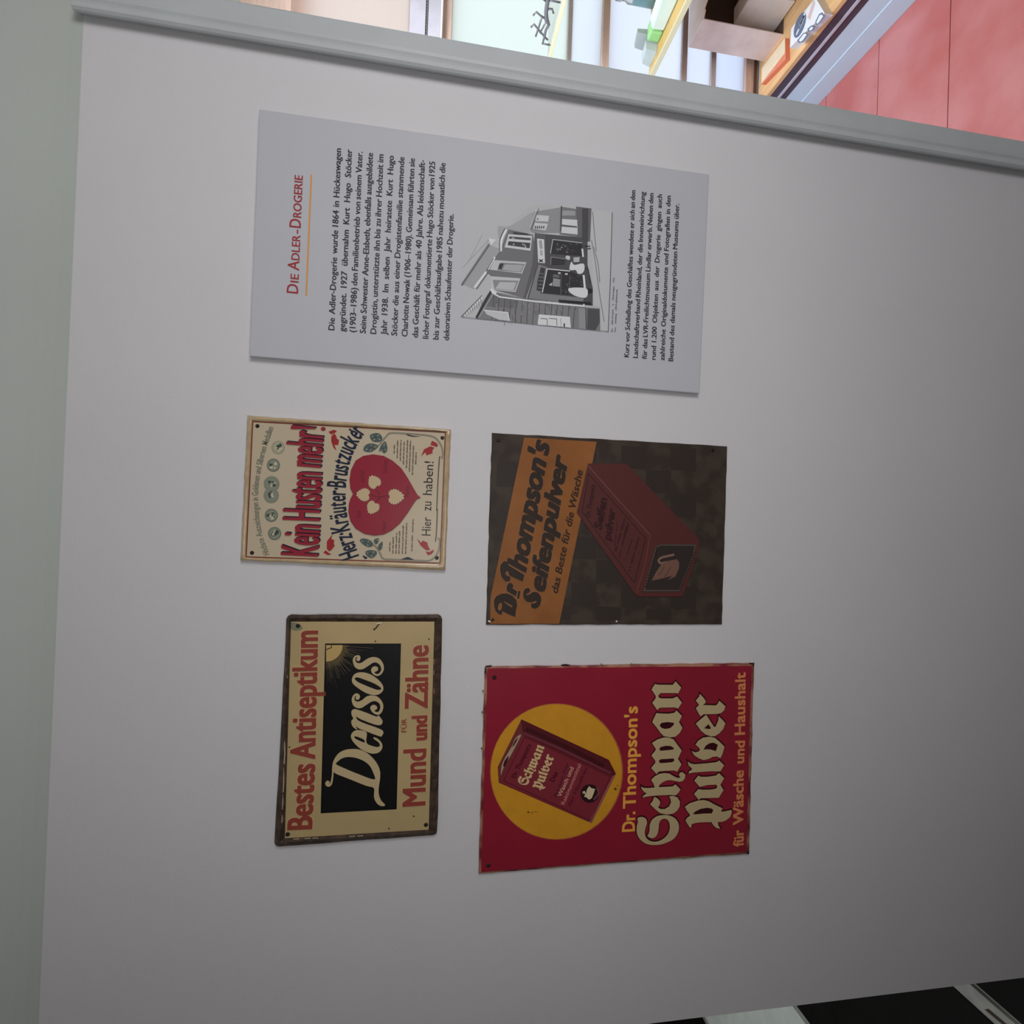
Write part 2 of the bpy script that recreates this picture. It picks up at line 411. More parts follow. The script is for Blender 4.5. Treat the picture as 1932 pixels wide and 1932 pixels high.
box('window_rail', WX0, WX1, YW - .004, YW + .05, zz(1425, 160) - .004, zz(1422, 160), mat('dark_gap_brown', (0.10, 0.045, 0.03), 0.5), win)
box('window_rail', WX0, WX1, YW + .002, YW + .05, 2.17, ZK, M_frame, win, 0.002)
for x0 in (WX0, 2.62, WX1 - .05):
    box('window_stile', x0, x0 + .05, YW + .002, YW + .05, ZT, 2.2, M_frame, win, 0.002)
cols = [(0.95, 0.92, 0.90), (0.86, 0.92, 0.90), (0.86, 0.91, 0.96), (0.85, 0.89, 0.96), (0.83, 0.87, 0.96), (0.80, 0.85, 0.96)]
zed = [2.17] + [b for _, t, b in bars]; zed_t = [2.17] + [t for _, t, b in bars]
for i in range(6):
    hi = 2.17 if i == 0 else bars[i - 1][2]; lo = bars[i][1]
    for xa, xb in ((WX0 + .05, 2.62), (2.67, WX1 - .05)):
        box('pane', xa, xb, YW + .018, YW + .022, lo, hi, pane_mat('frosted_%d' % i, cols[i]), win)
bm = bmesh.new(); bxf(bm, 0.72, 3.2, YW, YW + .1, 0, ZT - .002); bxf(bm, 0.72, WX0, YW, YW + .1, ZT - .002, ZK); bxf(bm, WX1, 3.2, YW, YW + .1, ZT - .002, ZK)
finish(bm, 'wall_back', M_white, structure=True)
# roller blind with lilac bottom rail in front of the upper panes
bl = empty('roller_blind', 'cream roller blind with lilac bottom rail pulled partly down the window', 'blind', (2.0, YW - .02, 2.2))
Z0, Z1 = PY(831, 40, YW - .02).z, PY(773, 40, YW - .02).z
M_li = mat('lilac_rail', (0.50, 0.44, 0.47), 0.5, noise=0.06, nscale=20)
box('bottom_rail', WX0 + .02, WX1 - .02, YW - .03, YW - .012, PY(803, 40, YW - .02).z, Z1, M_li, bl, 0.002)
box('bottom_rail', WX0 + .02, WX1 - .02, YW - .027, YW - .012, Z0, PY(808, 40, YW - .02).z, M_li, bl, 0.002)
box('edge_strip', WX0 + .02, WX1 - .02, YW - .03, YW - .015, Z0 - .007, Z0 - .001, mat('bright_strip', (0.85, 0.85, 0.83), 0.4), bl)
box('fabric', WX0 + .02, WX1 - .02, YW - .022, YW - .018, Z1, 2.22, pane_mat('blind_fabric', (0.92, 0.88, 0.86)), bl)
bm = bmesh.new(); zc = PY(805.5, 40, YW - .02).z
for i in range(150):
    x = 1.2 + i * 0.0125
    bmesh.ops.create_icosphere(bm, subdivisions=1, radius=0.0045, matrix=Matrix.Translation((x, YW - .024, zc)))
bxf(bm, WX0 + .02, WX1 - .02, YW - .023, YW - .017, PY(808, 40, YW - .02).z, PY(803, 40, YW - .02).z)
ch = finish(bm, 'bead_chain', mat('dark_bead', (0.14, 0.12, 0.12), 0.5), bl); ch['kind'] = 'stuff'

# ------------------------------------------------------------------ shelves in the display
M_cream = mat('cream_edge', (0.74, 0.66, 0.42), 0.4, 0.4)
M_gsh = mat('shelf_glass', (0.80, 0.80, 0.74), 0.08, 0.5, trans=0.85, ior=1.3)
s1 = empty('glass_shelf', 'upper glass shelf with cream front edge holding the dark wire stand', 'shelf', (2.5, 0.6, 1.21))
box('shelf_board', XP + .006, 3.2, 0.2, 0.99, 1.208, 1.218, M_gsh, s1)
box('edge_strip', XP - .002, XP + .006, 0.2, 0.99, 1.205, 1.219, M_cream, s1, 0.001)
s2 = empty('wooden_shelf', 'lower honey wood shelf with cream edge holding green packets', 'shelf', (2.5, 0.6, 0.77))
box('shelf_board', XP + .004, 3.2, 0.2, 0.985, 0.766, 0.785, mat('amber_shelf', (0.60, 0.38, 0.13), 0.45, noise=0.08, nscale=8, stretch=(1, 6, 1)), s2, 0.002)
box('edge_strip', XP - .002, XP + .004, 0.2, 0.985, 0.765, 0.786, M_cream, s2, 0.001)

# dark wire stand on the glass shelf
st = empty('wire_stand', 'small dark metal wire stand with hooks on the upper glass shelf', 'stand', (1.93, 0.8, 1.219))
M_wire = mat('dark_wire_metal', (0.20, 0.18, 0.20), 0.4, 0.5, metal=0.5)
def w6(p, X): return PX(*ph('W6', p), X)
bm = bmesh.new(); tube(bm, [w6(p, 1.90) for p in [(215, -120), (215, 0), (195, 150), (200, 240), (228, 300), (190, 370), (175, 450), (150, 535)]], [.008, .008, .008, .0085, .006, .005, .005, .003])
finish(bm, 'spine', M_wire, st, True)
bm = bmesh.new(); tube(bm, [w6(p, 1.90) for p in [(145, 195), (110, 320), (90, 380), (70, 440)]], .0038); finish(bm, 'side_rod', M_wire, st, True)
for pl in ([(40, 185), (78, 145), (145, 205), (190, 225)], [(12, 330), (50, 295), (110, 370), (180, 450), (215, 485)], [(200, 110), (270, 110), (285, 160)], [(120, 400), (160, 330), (200, 250)], [(40, -40), (80, -70), (150, -20), (200, 20)]):
    bm = bmesh.new(); tube(bm, [w6(p, 1.90) for p in pl], .0035); finish(bm, 'hook', M_wire, st, True)
for (a, b) in (((215, 0), 0), ((150, 530), 0)):
    q = w6(a, 1.90); bm = bmesh.new(); tube(bm, [q, Vector((q.x, q.y, 1.2185))], .003); finish(bm, 'foot', M_wire, st, True)

# packets and glass on the wooden shelf
ZS = 0.786
def gm(name, col, tr): return mat(name, col, 0.25, 0.5, trans=tr, ior=1.25)
pk = empty('soap_packet', 'long pale green wrapped packet lying on the honey wood shelf', 'packet', (1.95, 0.74, ZS))
bm = bmesh.new(); hexa(bm, [(1.94, .60, ZS), (1.99, .60, ZS), (1.975, .845, ZS), (1.925, .845, ZS)], [(1.938, .60, ZS + .075), (1.985, .60, ZS + .085), (1.968, .845, ZS + .06), (1.922, .845, ZS + .052)])
bmesh.ops.bevel(bm, geom=list(bm.edges), offset=.005, segments=2, affect='EDGES'); finish(bm, 'wrapper', gm('pale_green_wrap', (0.80, 0.92, 0.84), 0.15), pk)
bm = bmesh.new(); bxf(bm, 1.934, 1.982, .70, .715, ZS + .004, ZS + .085, .002); finish(bm, 'band', mat('white_green_band', (0.86, 0.93, 0.90), 0.4), pk)
gj = empty('green_soap', 'bright green translucent soap block lying at the end of the pale green packet', 'soap', (1.945, 0.87, ZS))
bm = bmesh.new(); bxf(bm, 1.925, 1.985, .85, .895, ZS, ZS + .05, .008); finish(bm, 'block', gm('green_jelly', (0.42, 0.78, 0.32), 0.25), gj)
gb = empty('glass_block', 'clear grey cut glass block nearest the window on the honey wood shelf', 'glass', (1.92, 0.94, ZS))
bm = bmesh.new(); hexa(bm, [(1.90, .905, ZS), (1.945, .905, ZS), (1.945, .975, ZS), (1.90, .975, ZS)], [(1.905, .905, ZS + .045), (1.94, .905, ZS + .05), (1.94, .97, ZS + .04), (1.905, .97, ZS + .035)])
finish(bm, 'body', gm('grey_glass', (0.68, 0.74, 0.72), 0.35), gb)
bm = bmesh.new(); hexa(bm, [(1.957, .90, ZS), (1.985, .90, ZS), (1.985, .975, ZS), (1.957, .975, ZS)], [(1.96, .90, ZS + .085), (1.975, .90, ZS + .088), (1.975, .965, ZS + .075), (1.96, .965, ZS + .072)])
o = finish(bm, 'upright_plate', gm('grey_glass_dark', (0.50, 0.53, 0.51), 0.25), gb)
jc = PZ(1243, 6, ZS); jx, jy = jc.x + .06, jc.y + .03
jr = empty('glass_jar', 'clear glass jar with teal contents standing behind the pale green packet', 'jar', (jx, jy, ZS))
bm = bmesh.new(); lathe(bm, (jx, jy, ZS), [(.035, 0), (.04, .006), (.04, .11), (.033, .125), (.033, .14)]); finish(bm, 'body', gm('clear_jar', (0.85, 0.88, 0.88), 0.8), jr, True)
bm = bmesh.new(); lathe(bm, (jx, jy, ZS), [(.036, .008), (.036, .085)]); finish(bm, 'contents', mat('teal_contents', (0.10, 0.50, 0.58), 0.4), jr, True)
bm = bmesh.new(); lathe(bm, (jx, jy, ZS), [(.036, .14), (.037, .142), (.037, .162), (.034, .166)]); finish(bm, 'lid', mat('pewter_lid', (0.5, 0.5, 0.5), 0.35, metal=0.7), jr, True)
jr2 = empty('glass_bowl', 'small clear cut glass bowl near the shelf edge beside the pale green packet', 'bowl', (1.90, 0.66, ZS))
bm = bmesh.new(); lathe(bm, (1.892, .66, ZS), [(.012, 0), (.018, .006), (.022, .03), (.024, .045), (.021, .045), (.018, .02), (.010, .008)], 12); finish(bm, 'body', gm('clear_bowl', (0.9, 0.9, 0.92), 0.85), jr2)

# open cardboard box standing on its side, cartons inside
M_card = mat('aged_card', (0.80, 0.66, 0.61), 0.8, 0.2, noise=0.1, nscale=14, bump=0.15, bscale=40)
M_card2 = mat('pale_card', (0.88, 0.80, 0.76), 0.8, 0.2, noise=0.06, nscale=14)
M_in = mat('brown_box_inside', (0.12, 0.075, 0.06), 0.8, 0.2, noise=0.1, nscale=12)
cx0, cx1, cy0, cy1, cz0, cz1 = 2.035, 2.42, 0.872, 0.995, ZT, 0.604
cb = empty('cardboard_box', 'aged pinkish cardboard box standing on its side with torn open front on the display platform', 'box', (2.2, 0.93, ZT))
box('side_panel', cx0, cx0 + .004, cy0, cy1, cz0, cz1, M_card, cb)
box('side_panel', cx1 - .004, cx1, cy0, cy1, cz0, cz1, M_card, cb)
box('back_panel', cx0 + .004, cx1 - .004, cy1 - .006, cy1, cz0, cz1, M_in, cb)
box('bottom_panel', cx0 + .004, cx1 - .004, cy0, cy1 - .006, cz0, cz0 + .004, M_in, cb)
bm = bmesh.new()
edge = [(cx0, cy0), (2.06, .860), (2.075, .866), (2.09, .845), (2.12, .838), (2.14, .820), (2.19, .812), (2.25, .80), (2.33, .79), (cx1, .785)]
hexa(bm, [(x, y, cz1) for x, y in edge] + [(cx1, cy1, cz1), (cx0, cy1, cz1)], [(x, y, cz1 + .004) for x, y in edge] + [(cx1, cy1, cz1 + .004), (cx0, cy1, cz1 + .004)])
finish(bm, 'torn_flap', M_card2, cb)
crt = [('pale beige carton leaning at the left inside the open cardboard box', 2.10, 2.17, .80, .93, .26, .44, .05), ('larger pale carton standing in the middle of the open cardboard box', 2.185, 2.30, .77, .90, .26, .47, -.03), ('small white capped carton lying low in front of the open cardboard box', 2.12, 2.24, .69, .765, .256, .32, 0.02)]
for lb, x0, x1, y0, y1, z0, z1, rz in crt:
    c = empty('carton', lb, 'carton', ((x0 + x1) / 2, (y0 + y1) / 2, ZT), 'cartons in the open cardboard box')
    bm = bmesh.new(); bxf(bm, x0, x1, y0, y1, ZT + .0045 if y1 > .8 else ZT, z1, .002); finish(bm, 'carton_body', M_card2, c)
    bm = bmesh.new(); bxf(bm, x0 + .003, x1 - .003, y0 + .002, (y0 + y1) / 2 - .001, z1, z1 + .002); bxf(bm, x0 + .003, x1 - .003, (y0 + y1) / 2 + .001, y1 - .002, z1, z1 + .002)
    finish(bm, 'lid_flap', mat('carton_flap', (0.74, 0.66, 0.60), 0.7), c)

# flat white packet with blue oval and letters; flat orange box
def quadbox(name, pts, z0, z1, mt, parent):
    bm = bmesh.new(); hexa(bm, [(p[0], p[1], z0) for p in pts], [(p[0], p[1], z1) for p in pts]); return finish(bm, name, mt, parent)
zt2 = ZT + .035
q = [PZ(*ph('W8', p), zt2) for p in [(1270, 545), (1285, 325), (1560, -30), (1665, 150)]]
wpk = empty('white_packet', 'flat white packet printed with a striped blue oval, lying at the platform edge', 'packet', (q[0].x + .03, q[0].y - .08, ZT))
quadbox('packet_body', q, ZT, zt2, mat('white_card', (0.84, 0.83, 0.84), 0.5), wpk)
M_blue = mat('slate_blue_ink', (0.14, 0.17, 0.26), 0.5); M_pink = mat('pink_ink', (0.72, 0.52, 0.50), 0.5); M_whi = mat('white_card_b', (0.84, 0.83, 0.84), 0.5)
def flatz(name, polys, z, mt, parent, th=.0008):
    bm = bmesh.new()
    for pl in polys:
        P = [PZ(*ph('W8', p), z) for p in pl]
        hexa(bm, [(p.x, p.y, z) for p in P], [(p.x, p.y, z + th) for p in P])
    return finish(bm, name, mt, parent)
ov = []
for i in range(20):
    t = 2 * math.pi * i / 20; a, b = 155 * math.cos(t), 52 * math.sin(t); dx, dy = 0.33, -0.944
    ov.append((1385 + a * dx - b * dy, 285 + a * dy + b * dx))
flatz('oval_emblem', [ov], zt2, M_blue, wpk)
flatz('emblem_stripe', [[(1335 + k * 26, 400 - k * 62), (1352 + k * 26, 392 - k * 62), (1425 + k * 8, 235 - k * 30), (1410 + k * 8, 235 - k * 30)] for k in range(4)], zt2 + .0009, M_whi, wpk)
flatz('letter_box', [[(1355, 460), (1375, 490), (1420, 480), (1475, 400), (1460, 370), (1425, 375)], [(1470, 330), (1480, 365), (1540, 345), (1560, 295), (1515, 290)], [(1560, 250), (1575, 290), (1600, 270), (1665, 185), (1640, 140), (1605, 160)]], zt2, M_blue, wpk)
flatz('letter_box', [[(1372, 462), (1390, 476), (1415, 462), (1462, 395), (1450, 382), (1428, 388)], [(1490, 335), (1495, 350), (1525, 335), (1535, 310), (1515, 305)], [(1572, 255), (1582, 272), (1600, 255), (1650, 185), (1636, 165), (1610, 175)]], zt2 + .0009, M_whi, wpk)
flatz('pink_patch', [[(1470, 200), (1500, 230), (1560, 40), (1540, 0)]], zt2, M_pink, wpk)
zo = ZT + .022
q = [PZ(*ph('W8', p), zo) for p in [(945, 950), (950, 780), (1212, 432), (1212, 600)]]
orb = empty('orange_box', 'flat orange box with cream lid lying between the cardboard box and the window corner', 'box', (q[0].x + .03, q[0].y - .05, ZT))
quadbox('tray', [(q[0].x - .004, q[0].y), (q[1].x, q[1].y), (q[2].x, q[2].y), (q[3].x - .03, q[3].y - .004)], ZT, zo - .002, mat('orange_card', (0.80, 0.24, 0.13), 0.5), orb)
quadbox('lid', q, zo - .002, zo, mat('cream_card', (0.86, 0.68, 0.46), 0.5, noise=0.06, nscale=30), orb)

# ================================================================== signs on the wall
def quad_ring(bm, outer, inner):
    a = [bm.verts.new(p) for p in outer]; b = [bm.verts.new(p) for p in inner]
    for i in range(4): bm.faces.new((a[i], a[(i + 1) % 4], b[(i + 1) % 4], b[i]))
def c3(fr, p, y): v = wp(fr, p, y); return Vector((v.x, y, v.y))
def insetq(q, d):
    c = sum(q, Vector((0, 0, 0))) / 4; out = []
    for p in q:
        v = p - c; out.append(Vector((p.x - math.copysign(d, v.x), p.y, p.z - math.copysign(d, v.z))))
    return out
def plate(name, quad, y0, y1, mt, parent, bev=0.0012, warp=0.0, chips=0, seed=1):
    """sheet with gently uneven edges between depth y0 (wall) and y1 (front)"""
    rnd = random.Random(seed); N = 22; front = []
    for i in range(4):
        a, b = quad[i], quad[(i + 1) % 4]
        for k in range(N):
            p = a.lerp(b, k / N); j = Vector((rnd.uniform(-1, 1) * warp, 0, rnd.uniform(-1, 1) * warp)) if k else Vector((0, 0, 0))
            front.append(p + j)
    bm = bmesh.new(); c = sum(quad, Vector()) / 4
    def ring(y, inset): return [bm.verts.new((p.x + (c.x - p.x) * inset / 0.2, y, p.z + (c.z - p.z) * inset / 0.2)) for p in front]
    r0 = ring(y0, 0.0); r1 = ring(y1 + bev, 0.0); r2 = ring(y1, bev)
    n = len(front)
    for A, B in ((r0, r1), (r1, r2)):
        for i in range(n): bm.faces.new((A[i], A[(i + 1) % n], B[(i + 1) % n], B[i]))
    bm.faces.new(r2); bm.faces.new(r0[::-1])
    return finish(bm, name, mt, parent)
def nails(parent, fr, pts, y, rgb=(30, 26, 24), r=0.0035):
    for p in pts:
        c = c3(fr, p, y); bm = bmesh.new()
        bmesh.ops.create_cone(bm, cap_ends=True, segments=12, radius1=r, radius2=r * .6, depth=0.002, matrix=Matrix.Translation((c.x, y - .0008, c.z)) @ Matrix.Rotation(math.pi / 2, 4, 'X'))
        finish(bm, 'nail_head', cm(rgb, rough=0.4), parent)

# ---------------------------------------------------------------- grey information panel
RP = (171, 169, 172)
yP = -0.012
info = empty('information_board', 'tall light grey text board on a drugstore history with a drawing of a shop house', 'sign', PY(905, 480, 0))
qd = [c3('ph', p, yP) for p in [(470.4, 671.5), (489, 205.7), (1338, 329), (1320, 742)]]
plate('board', qd, 0.0, yP, cm((152, 150, 158), RP, rough=0.55, noise=0.012, nscale=2.0), info, 0.0008, 0.0)
C_ink = cm((38, 36, 40), RP, rough=0.6); C_red = cm((128, 38, 42), RP); C_or = cm((176, 118, 52), RP)
t = Pr('title_lettering', info, yP, 'dark red small capitals')
base0, base1 = (395, 1368), (430, 510)
def lerp(a, b, f): return (a[0] + (b[0] - a[0]) * f, a[1] + (b[1] - a[1]) * f)
def seg(txt, ya, yb, cap):
    t.text('P1', txt, lerp(base0, base1, (1368 - ya) / 858), lerp(base0, base1, (1368 - yb) / 858), cap, C_red, fat=(.25, .2))
seg('D', 1368, 1302, 73); seg('IE', 1288, 1228, 52); seg('A', 1200, 1132, 73); seg('DLER', 1125, 945, 52); seg('-', 932, 905, 60); seg('D', 890, 828, 73); seg('ROGERIE', 815, 510, 52)
t.build()
t = Pr('title_rule', info, yP, 'thin ochre line'); t.stroke('P1', [(455, 1382), (492, 503)], 10, C_or); t.build()
L1 = [("Die Adler-Drogerie wurde 1864 in Hückeswagen", 660, 1635, 710, 312), ("gegründet. 1927 übernahm Kurt Hugo Stöcker", 737, 1645, 789, 320), ("(1903–1986) den Familienbetrieb von seinem Vater.", 813, 1650, 866, 335),
 ("Seine Schwester Anne-Elsbeth, ebenfalls ausgebildete", 889, 1658, 942, 345), ("Drogistin, unterstützte ihn bis zu ihrer Hochzeit im", 965, 1662, 1019, 355), ("Jahr 1938. Im selben Jahr heiratete Kurt Hugo", 1041, 1668, 1094, 365),
 ("Stöcker die aus einer Drogistenfamilie stammende", 1117, 1675, 1171, 375), ("Charlotte Nowak (1906–1980). Gemeinsam führten sie", 1193, 1682, 1247, 385), ("das Geschäft für mehr als 40 Jahre. Als leidenschaft-", 1269, 1690, 1321, 398),
 ("licher Fotograf dokumentierte Hugo Stöcker von 1925", 1345, 1697, 1395, 408), ("bis zur Geschäftsaufgabe 1985 nahezu monatlich die", 1420, 1703, 1470, 418), ("dekorativen Schaufenster der Drogerie.", 1496, 1710, 1530, 790)]
t = Pr('body_lettering', info, yP)
for s_, x0, y0, x1, y1 in L1: t.text('P1', s_, (x0, y0), (x1, y1), 40, C_ink, just=True, cond=1.07, fat=(.28, .16), res=2)
t.build()
L2 = [("Kurz vor Schließung des Geschäftes wendete er sich an den", 1287, 1390, 1333, 222), ("Landschaftsverband Rheinland, der die Inneneinrichtung", 1349, 1395, 1401, 232), ("für das LVR-Freilichtmuseum Lindlar erwarb. Neben den", 1412, 1402, 1460, 242),
 ("rund 1.200 Objekten aus der Drogerie gingen auch", 1474, 1408, 1520, 250), ("zahlreiche Originaldokumente und Fotografien in den", 1536, 1412, 1581, 260), ("Bestand des damals neugegründeten Museums über.", 1597, 1418, 1640, 315)]
t = Pr('closing_lettering', info, yP)
for s_, x0, y0, x1, y1 in L2: t.text('P2', s_, (x0, y0), (x1, y1), 36, C_ink, just=True, cond=1.07, fat=(.28, .16), res=2)
t.build()
t = Pr('caption_lettering', info, yP)
t.text('P2', "Die Adler-Drogerie in Hückeswagen, 1922.", (1174, 1212), (1187, 830), 13, C_ink, just=True, res=1)
t.text('P2', "Foto: Sammlung LVR-Freilichtmuseum", (1196, 1212), (1208, 915), 13, C_ink, just=True, res=1)
t.build()
def g(v): return cm((v, v - 2, v + 3), RP, rough=0.6)
t = Pr('shop_house_drawing', info, yP, 'grey printed picture of a corner shop house')
def gp(v, *pts, L=2, sm=False): t.poly('P3', list(pts), g(v), L, smooth=sm)
def gs(v, wd, *pts, L=3, sm=False): t.stroke('P3', list(pts), wd, g(v), L, smooth=sm)
gp(153, (90, 90), (860, 175), (1790, 305), (1735, 1665), (60, 1497), L=0.7)
gp(150, (640, 440), (860, 240), (1100, 230), (1000, 330), (820, 480), L=1, sm=True)
gp(135, (480, 470), (620, 460), (900, 300), (870, 520), (700, 560), (520, 640), L=1, sm=True)
gp(118, (890, 300), (1190, 250), (1200, 540), (870, 540), (840, 480), L=1.4)
gp(98, (1190, 240), (1380, 270), (1385, 590), (1180, 560), L=1.5)
gp(82, (1370, 240), (1545, 262), (1530, 640), (1380, 610))
gp(58, (1440, 262), (1510, 265), (1505, 640), (1440, 610), L=3)
gp(132, (380, 680), (500, 720), (440, 830), (350, 960), (200, 1180), (90, 1130), L=1, sm=False)
gp(92, (500, 740), (600, 500), (880, 560), (930, 900), (800, 1290), (410, 1180), (440, 1060), (350, 990), (440, 830))
gp(74, (900, 540), (1020, 560), (1020, 900), (930, 900), (860, 1100), (800, 1290), (770, 1285), (870, 900), L=2.4)
gp(62, (930, 545), (1500, 600), (1500, 900), (1560, 1170), (1560, 1370), (810, 1290), (920, 920))
gp(104, (940, 900), (1040, 930), (960, 1230), (1460, 1280), (1440, 1360), (830, 1285), L=2.6)
gp(46, (970, 930), (1020, 945), (975, 1205), (920, 1195), (930, 1080), L=3.2)
for i in range(5): gs(104, 7, (945 - i * 2, 1000 + i * 42), (1000, 1005 + i * 42), L=4)
# shop windows
gp(34, (1100, 610), (1440, 650), (1440, 800), (1075, 775), L=3.4); gs(150, 9, (1440, 655), (1105, 615), (1078, 775), L=4)
gp(34, (1045, 955), (1300, 975), (1445, 1040), (1440, 1260), (985, 1220), L=3.4); gs(176, 11, (1300, 975), (1040, 950), (985, 1220), L=4)
gp(40, (1085, 820), (1250, 840), (1240, 900), (1080, 905), L=3.4); gs(130, 6, (1080, 905), (1085, 815), (1250, 838), L=4)
for a in range(26):
    x, y = random.uniform(1130, 1420), random.uniform(650, 780); v = random.choice([70, 95, 120, 60]); gp(v, (x, y), (x + random.uniform(10, 32), y + 5), (x + random.uniform(5, 20), y + random.uniform(10, 26)), L=4.3)
for a in range(20):
    x, y = random.uniform(1200, 1420), random.uniform(1000, 1230); v = random.choice([70, 88, 60]); gp(v, (x, y), (x + random.uniform(10, 32), y + 5), (x + random.uniform(5, 20), y + random.uniform(10, 26)), L=4.3)
gp(118, (1110, 1055), (1190, 1070), (1185, 1155), (1100, 1145), L=4.5); gp(160, (1100, 1105), (1060, 1130), (1090, 1145), L=4.5); gp(84, (1110, 1010), (1180, 1020), (1180, 1055), (1105, 1045), L=4.5)
gs(95, 5, (1200, 1000), (1195, 1240), L=4.6); gs(90, 5, (1300, 1020), (1290, 1250), L=4.6)
gp(168, (1165, 990), (1195, 990), (1190, 1010), (1165, 1005), L=4.6); gp(168, (1245, 1000), (1275, 1000), (1270, 1020), (1245, 1018), L=4.6)
# figures and sills
gp(178, (1290, 1170), (1440, 1165), (1500, 1190), (1485, 1275), (1380, 1265), (1300, 1220), L=5, sm=True)
gp(178, (1315, 870), (1350, 905), (1450, 890), (1465, 950), (1440, 1000), (1390, 1005), (1365, 965), (1295, 960), L=5, sm=True)
gp(150, (1340, 820), (1410, 815), (1405, 872), (1340, 875), L=5); gp(165, (1260, 800), (1300, 810), (1290, 850), (1250, 830), L=5, sm=True)
gs(176, 22, (1440, 720), (1450, 815), L=5); gs(182, 24, (1455, 1020), (1470, 1170), L=5)
gp(24, (1500, 1170), (1560, 1180), (1560, 1215), (1510, 1230), L=5); gp(26, (1170, 1300), (1540, 1330), (1545, 1360), (1175, 1330), L=5)
gs(48, 12, (1480, 930), (1510, 960), (1530, 1110), L=5); gs(44, 10, (1470, 690), (1530, 690), L=5); gs(40, 8, (1500, 720), (1540, 715), L=5)
# sign board over the door
gp(176, (925, 605), (1005, 615), (1015, 885), (938, 880), L=5); gp(130, (945, 625), (980, 625), (990, 720), (955, 720), L=5.6); gp(140, (958, 735), (985, 735), (990, 800), (960, 795), L=5.6)
gp(30, (945, 835), (970, 850), (995, 835), (985, 862), (1000, 875), (970, 868), (945, 878), (955, 858), L=5.8)
# upper windows
gp(158, (440, 850), (805, 875), (755, 1005), (385, 960), L=3); gp(104, (520, 880), (785, 895), (745, 990), (470, 965), L=3.4); gp(138, (560, 900), (770, 905), (738, 985), (530, 960), L=3.8); gp(40, (500, 885), (545, 890), (520, 955), (480, 945), L=4)
gp(160, (400, 1035), (735, 1058), (680, 1215), (400, 1185), L=3); gp(112, (420, 1075), (715, 1085), (670, 1200), (440, 1180), L=3.4); gp(152, (500, 1100), (690, 1105), (655, 1195), (450, 1175), L=3.8)
gp(168, (600, 555), (870, 575), (850, 745), (555, 705), L=3); gp(48, (650, 530), (800, 545), (840, 565), (660, 555), L=3.2)
gp(60, (615, 580), (855, 600), (850, 625), (600, 605), L=3.6); gp(52, (600, 635), (850, 655), (840, 715), (590, 680), L=3.6)
for x, y in ((640, 590), (660, 595), (655, 660), (760, 660), (780, 670), (790, 690)): gp(150, (x, y), (x + 12, y + 2), (x + 8, y + 22), (x - 4, y + 18), L=4)
# right house windows
gp(166, (912, 335), (1062, 347), (1050, 415), (905, 408), L=3); gp(70, (925, 375), (940, 375), (938, 392), (923, 390), L=3.5)
gp(166, (900, 425), (1048, 437), (1022, 515), (878, 495), L=3)
for i in range(5): gp(60, (900 + i * 24, 462), (914 + i * 24, 463), (910 + i * 24, 492), (896 + i * 24, 490), L=3.5)
gp(172, (1212, 382), (1382, 392), (1388, 560), (1200, 540), L=3); gp(75, (1205, 445), (1380, 465), (1380, 482), (1205, 468), L=3.5)
gp(22, (1225, 400), (1290, 405), (1285, 440), (1230, 432), L=3.5); gp(60, (1300, 412), (1370, 415), (1370, 425), (1300, 422), L=3.5); gp(22, (1220, 508), (1250, 510), (1248, 540), (1218, 535), L=3.5); gp(22, (1258, 508), (1285, 510), (1282, 540), (1256, 537), L=3.5)
gp(128, (1215, 285), (1360, 290), (1360, 345), (1210, 345), L=3); gs(40, 8, (1205, 230), (1195, 520), L=4)
gs(160, 10, (920, 270), (840, 490), L=4); gs(60, 6, (945, 262), (860, 500), L=4)
# cornices, roofs, down pipe
gs(186, 22, (210, 1165), (345, 985), L=4); gs(60, 8, (235, 1180), (365, 995), L=4.2)
gs(186, 22, (365, 955), (445, 815), L=4); gs(50, 8, (350, 970), (430, 830), L=4.2)
gs(188, 24, (512, 750), (522, 620), (575, 500), L=4, sm=True); gs(54, 9, (500, 745), (505, 610), (560, 490), L=4.2, sm=True)
gs(108, 26, (70, 1130), (380, 665), L=3); gs(60, 7, (66, 1137), (380, 680), L=3.4); gs(138, 5, (150, 850), (260, 640), (300, 560), L=3); gs(140, 5, (80, 930), (380, 610), L=3)
gp(178, (370, 600), (460, 620), (400, 690), L=4)
gp(102, (390, 1200), (800, 1290), (1450, 1385), (1640, 1400), (1645, 1655), (225, 1515), (300, 1330), L=2)
gp(88, (390, 1215), (720, 1290), (700, 1400), (330, 1370), L=2.4)
for i in range(15):
    x = 430 + i * 66; gs(56, 7, (x + random.uniform(-4, 4), 1255 + i * 10 if x < 1380 else 1390), (x - 20, 1535 + i * 7), L=3)
for i in range(60):
    x, y = random.uniform(420, 1380), random.uniform(1300, 1540); gs(random.choice([70, 130, 60]), 5, (x, y), (x + 3, y + random.uniform(20, 60)), L=3.3)
gs(184, 17, (395, 1180), (420, 1225), (500, 1270), (900, 1322), (1300, 1362), (1455, 1375), (1460, 1350), L=5)
gs(178, 30, (460, 1230), (400, 1180), L=4.8)
gs(36, 24, (235, 1505), (400, 1205), L=4); gs(150, 7, (262, 1505), (420, 1240), L=4.3)
gs(70, 6, (60, 1495), (300, 1250), L=3)
for i in range(9): gs(90, 5, (80 + i * 25, 1478 - i * 26), (95 + i * 25, 1500 - i * 18), L=3.2); gp(180, (95 + i * 23, 1472 - i * 25), (120 + i * 23, 1462 - i * 24), (110 + i * 22, 1500 - i * 22), L=3)
gp(178, (945, 1468), (1300, 1497), (1310, 1622), (930, 1590), L=4)
